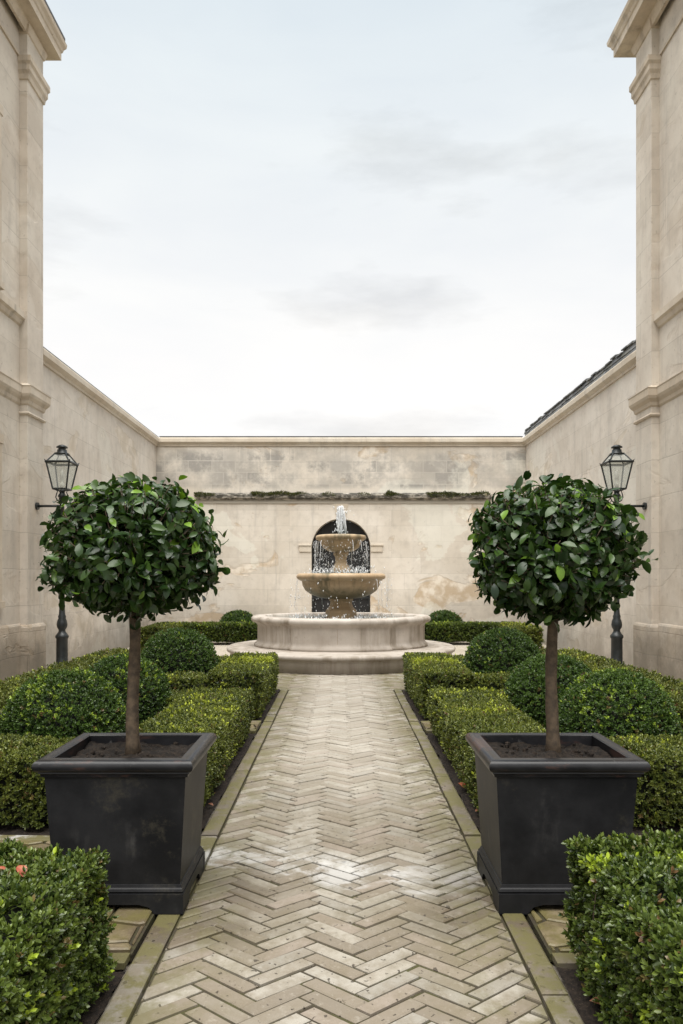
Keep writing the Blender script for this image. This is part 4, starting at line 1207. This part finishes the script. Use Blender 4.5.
# ================================================================== SKY, SUN, CAMERA
SUN_EL, SUN_AZ = math.radians(73), math.radians(188)    # azimuth clockwise from +Y: high, from behind the camera
w = bpy.data.worlds.new('World'); SC.world = w; w.use_nodes = True
nt = w.node_tree; nt.nodes.clear()
out = nt.nodes.new('ShaderNodeOutputWorld'); bg = nt.nodes.new('ShaderNodeBackground')
sky = nt.nodes.new('ShaderNodeTexSky'); sky.sky_type = 'NISHITA'; sky.sun_disc = False
sky.sun_elevation = SUN_EL; sky.sun_rotation = SUN_AZ; sky.air_density = 1.0; sky.dust_density = 2.0; sky.ozone_density = 1.0
tc = nt.nodes.new('ShaderNodeTexCoord')
mp_ = nt.nodes.new('ShaderNodeMapping'); mp_.inputs['Scale'].default_value = (1.0, 1.0, 3.2); mp_.inputs['Location'].default_value = (0.3, .1, .4)
nz = nt.nodes.new('ShaderNodeTexNoise'); nz.inputs['Scale'].default_value = 1.9; nz.inputs['Detail'].default_value = 7; nz.inputs['Roughness'].default_value = .55; nz.inputs['Distortion'].default_value = .35
nt.links.new(tc.outputs['Generated'], mp_.inputs[0]); nt.links.new(mp_.outputs[0], nz.inputs[0])
mr = nt.nodes.new('ShaderNodeMapRange'); mr.inputs['From Min'].default_value = .34; mr.inputs['From Max'].default_value = .66; mr.inputs['To Min'].default_value = .84; mr.inputs['To Max'].default_value = .97
nt.links.new(nz.outputs[0], mr.inputs[0])
# cloud brightness: brighter low, softly mottled
sx = nt.nodes.new('ShaderNodeSeparateXYZ'); nt.links.new(tc.outputs['Generated'], sx.inputs[0])
el = nt.nodes.new('ShaderNodeMapRange'); el.inputs['From Min'].default_value = .28; el.inputs['From Max'].default_value = .72; el.inputs['To Min'].default_value = 0; el.inputs['To Max'].default_value = 1
nt.links.new(sx.outputs[2], el.inputs[0])
CLOUD_LO, CLOUD_HI = (6.4, 6.25, 6.05, 1), (4.3, 4.9, 5.25, 1)
cm = nt.nodes.new('ShaderNodeMix'); cm.data_type = 'RGBA'; cm.inputs[6].default_value = CLOUD_LO; cm.inputs[7].default_value = CLOUD_HI
nt.links.new(el.outputs[0], cm.inputs[0])
mp2 = nt.nodes.new('ShaderNodeMapping'); mp2.inputs['Scale'].default_value = (-1.2, 1.2, 4.5); mp2.inputs['Location'].default_value = (2.6, .9, .7)
n2 = nt.nodes.new('ShaderNodeTexNoise'); n2.inputs['Scale'].default_value = 2.6; n2.inputs['Detail'].default_value = 8; n2.inputs['Roughness'].default_value = .58
nt.links.new(tc.outputs['Generated'], mp2.inputs[0]); nt.links.new(mp2.outputs[0], n2.inputs[0])
m2 = nt.nodes.new('ShaderNodeMapRange'); m2.inputs['From Min'].default_value = .54; m2.inputs['From Max'].default_value = .72; m2.inputs['To Min'].default_value = 1.0; m2.inputs['To Max'].default_value = .84
nt.links.new(n2.outputs[0], m2.inputs[0])
cs = nt.nodes.new('ShaderNodeVectorMath'); cs.operation = 'SCALE'
nt.links.new(cm.outputs[2], cs.inputs[0]); nt.links.new(m2.outputs[0], cs.inputs['Scale'])
mx = nt.nodes.new('ShaderNodeMix'); mx.data_type = 'RGBA'
nt.links.new(mr.outputs[0], mx.inputs[0]); nt.links.new(sky.outputs[0], mx.inputs[6]); nt.links.new(cs.outputs[0], mx.inputs[7])
nt.links.new(mx.outputs[2], bg.inputs[0]); bg.inputs[1].default_value = 0.10
nt.links.new(bg.outputs[0], out.inputs[0])

sl = bpy.data.lights.new('sun', 'SUN'); sl.energy = 4.2; sl.angle = math.radians(65); sl.color = (1.0, .965, .91)
so = bpy.data.objects.new('sun', sl); COL.objects.link(so)
dirv = Vector((math.sin(SUN_AZ)*math.cos(SUN_EL), math.cos(SUN_AZ)*math.cos(SUN_EL), math.sin(SUN_EL)))
so.rotation_euler = dirv.to_track_quat('Z', 'Y').to_euler(); so.location = (0, -5, 20)

cam = bpy.data.cameras.new('camera'); co = bpy.data.objects.new('camera', cam); COL.objects.link(co)
co.location = (0, 0, 1.5); co.rotation_euler = (PI/2, 0, 0)
cam.sensor_fit = 'VERTICAL'; cam.sensor_height = 36; cam.lens = 36*720/1024
cam.shift_y = 68/1024; cam.shift_x = 0.5/1024
cam.clip_end = 2000; cam.clip_start = .05
SC.camera = co

SC.render.engine = 'CYCLES'
SC.view_settings.view_transform = 'Standard'; SC.view_settings.look = 'None'
SC.view_settings.exposure = 0.76; SC.view_settings.gamma = 1.0
cy = SC.cycles
cy.use_denoising = True
try: cy.denoiser = 'OPENIMAGEDENOISE'
except Exception: pass
cy.max_bounces = 8; cy.diffuse_bounces = 4; cy.glossy_bounces = 3; cy.transmission_bounces = 6; cy.transparent_max_bounces = 10
cy.caustics_reflective = False; cy.caustics_refractive = False
cy.sample_clamp_indirect = 8.0
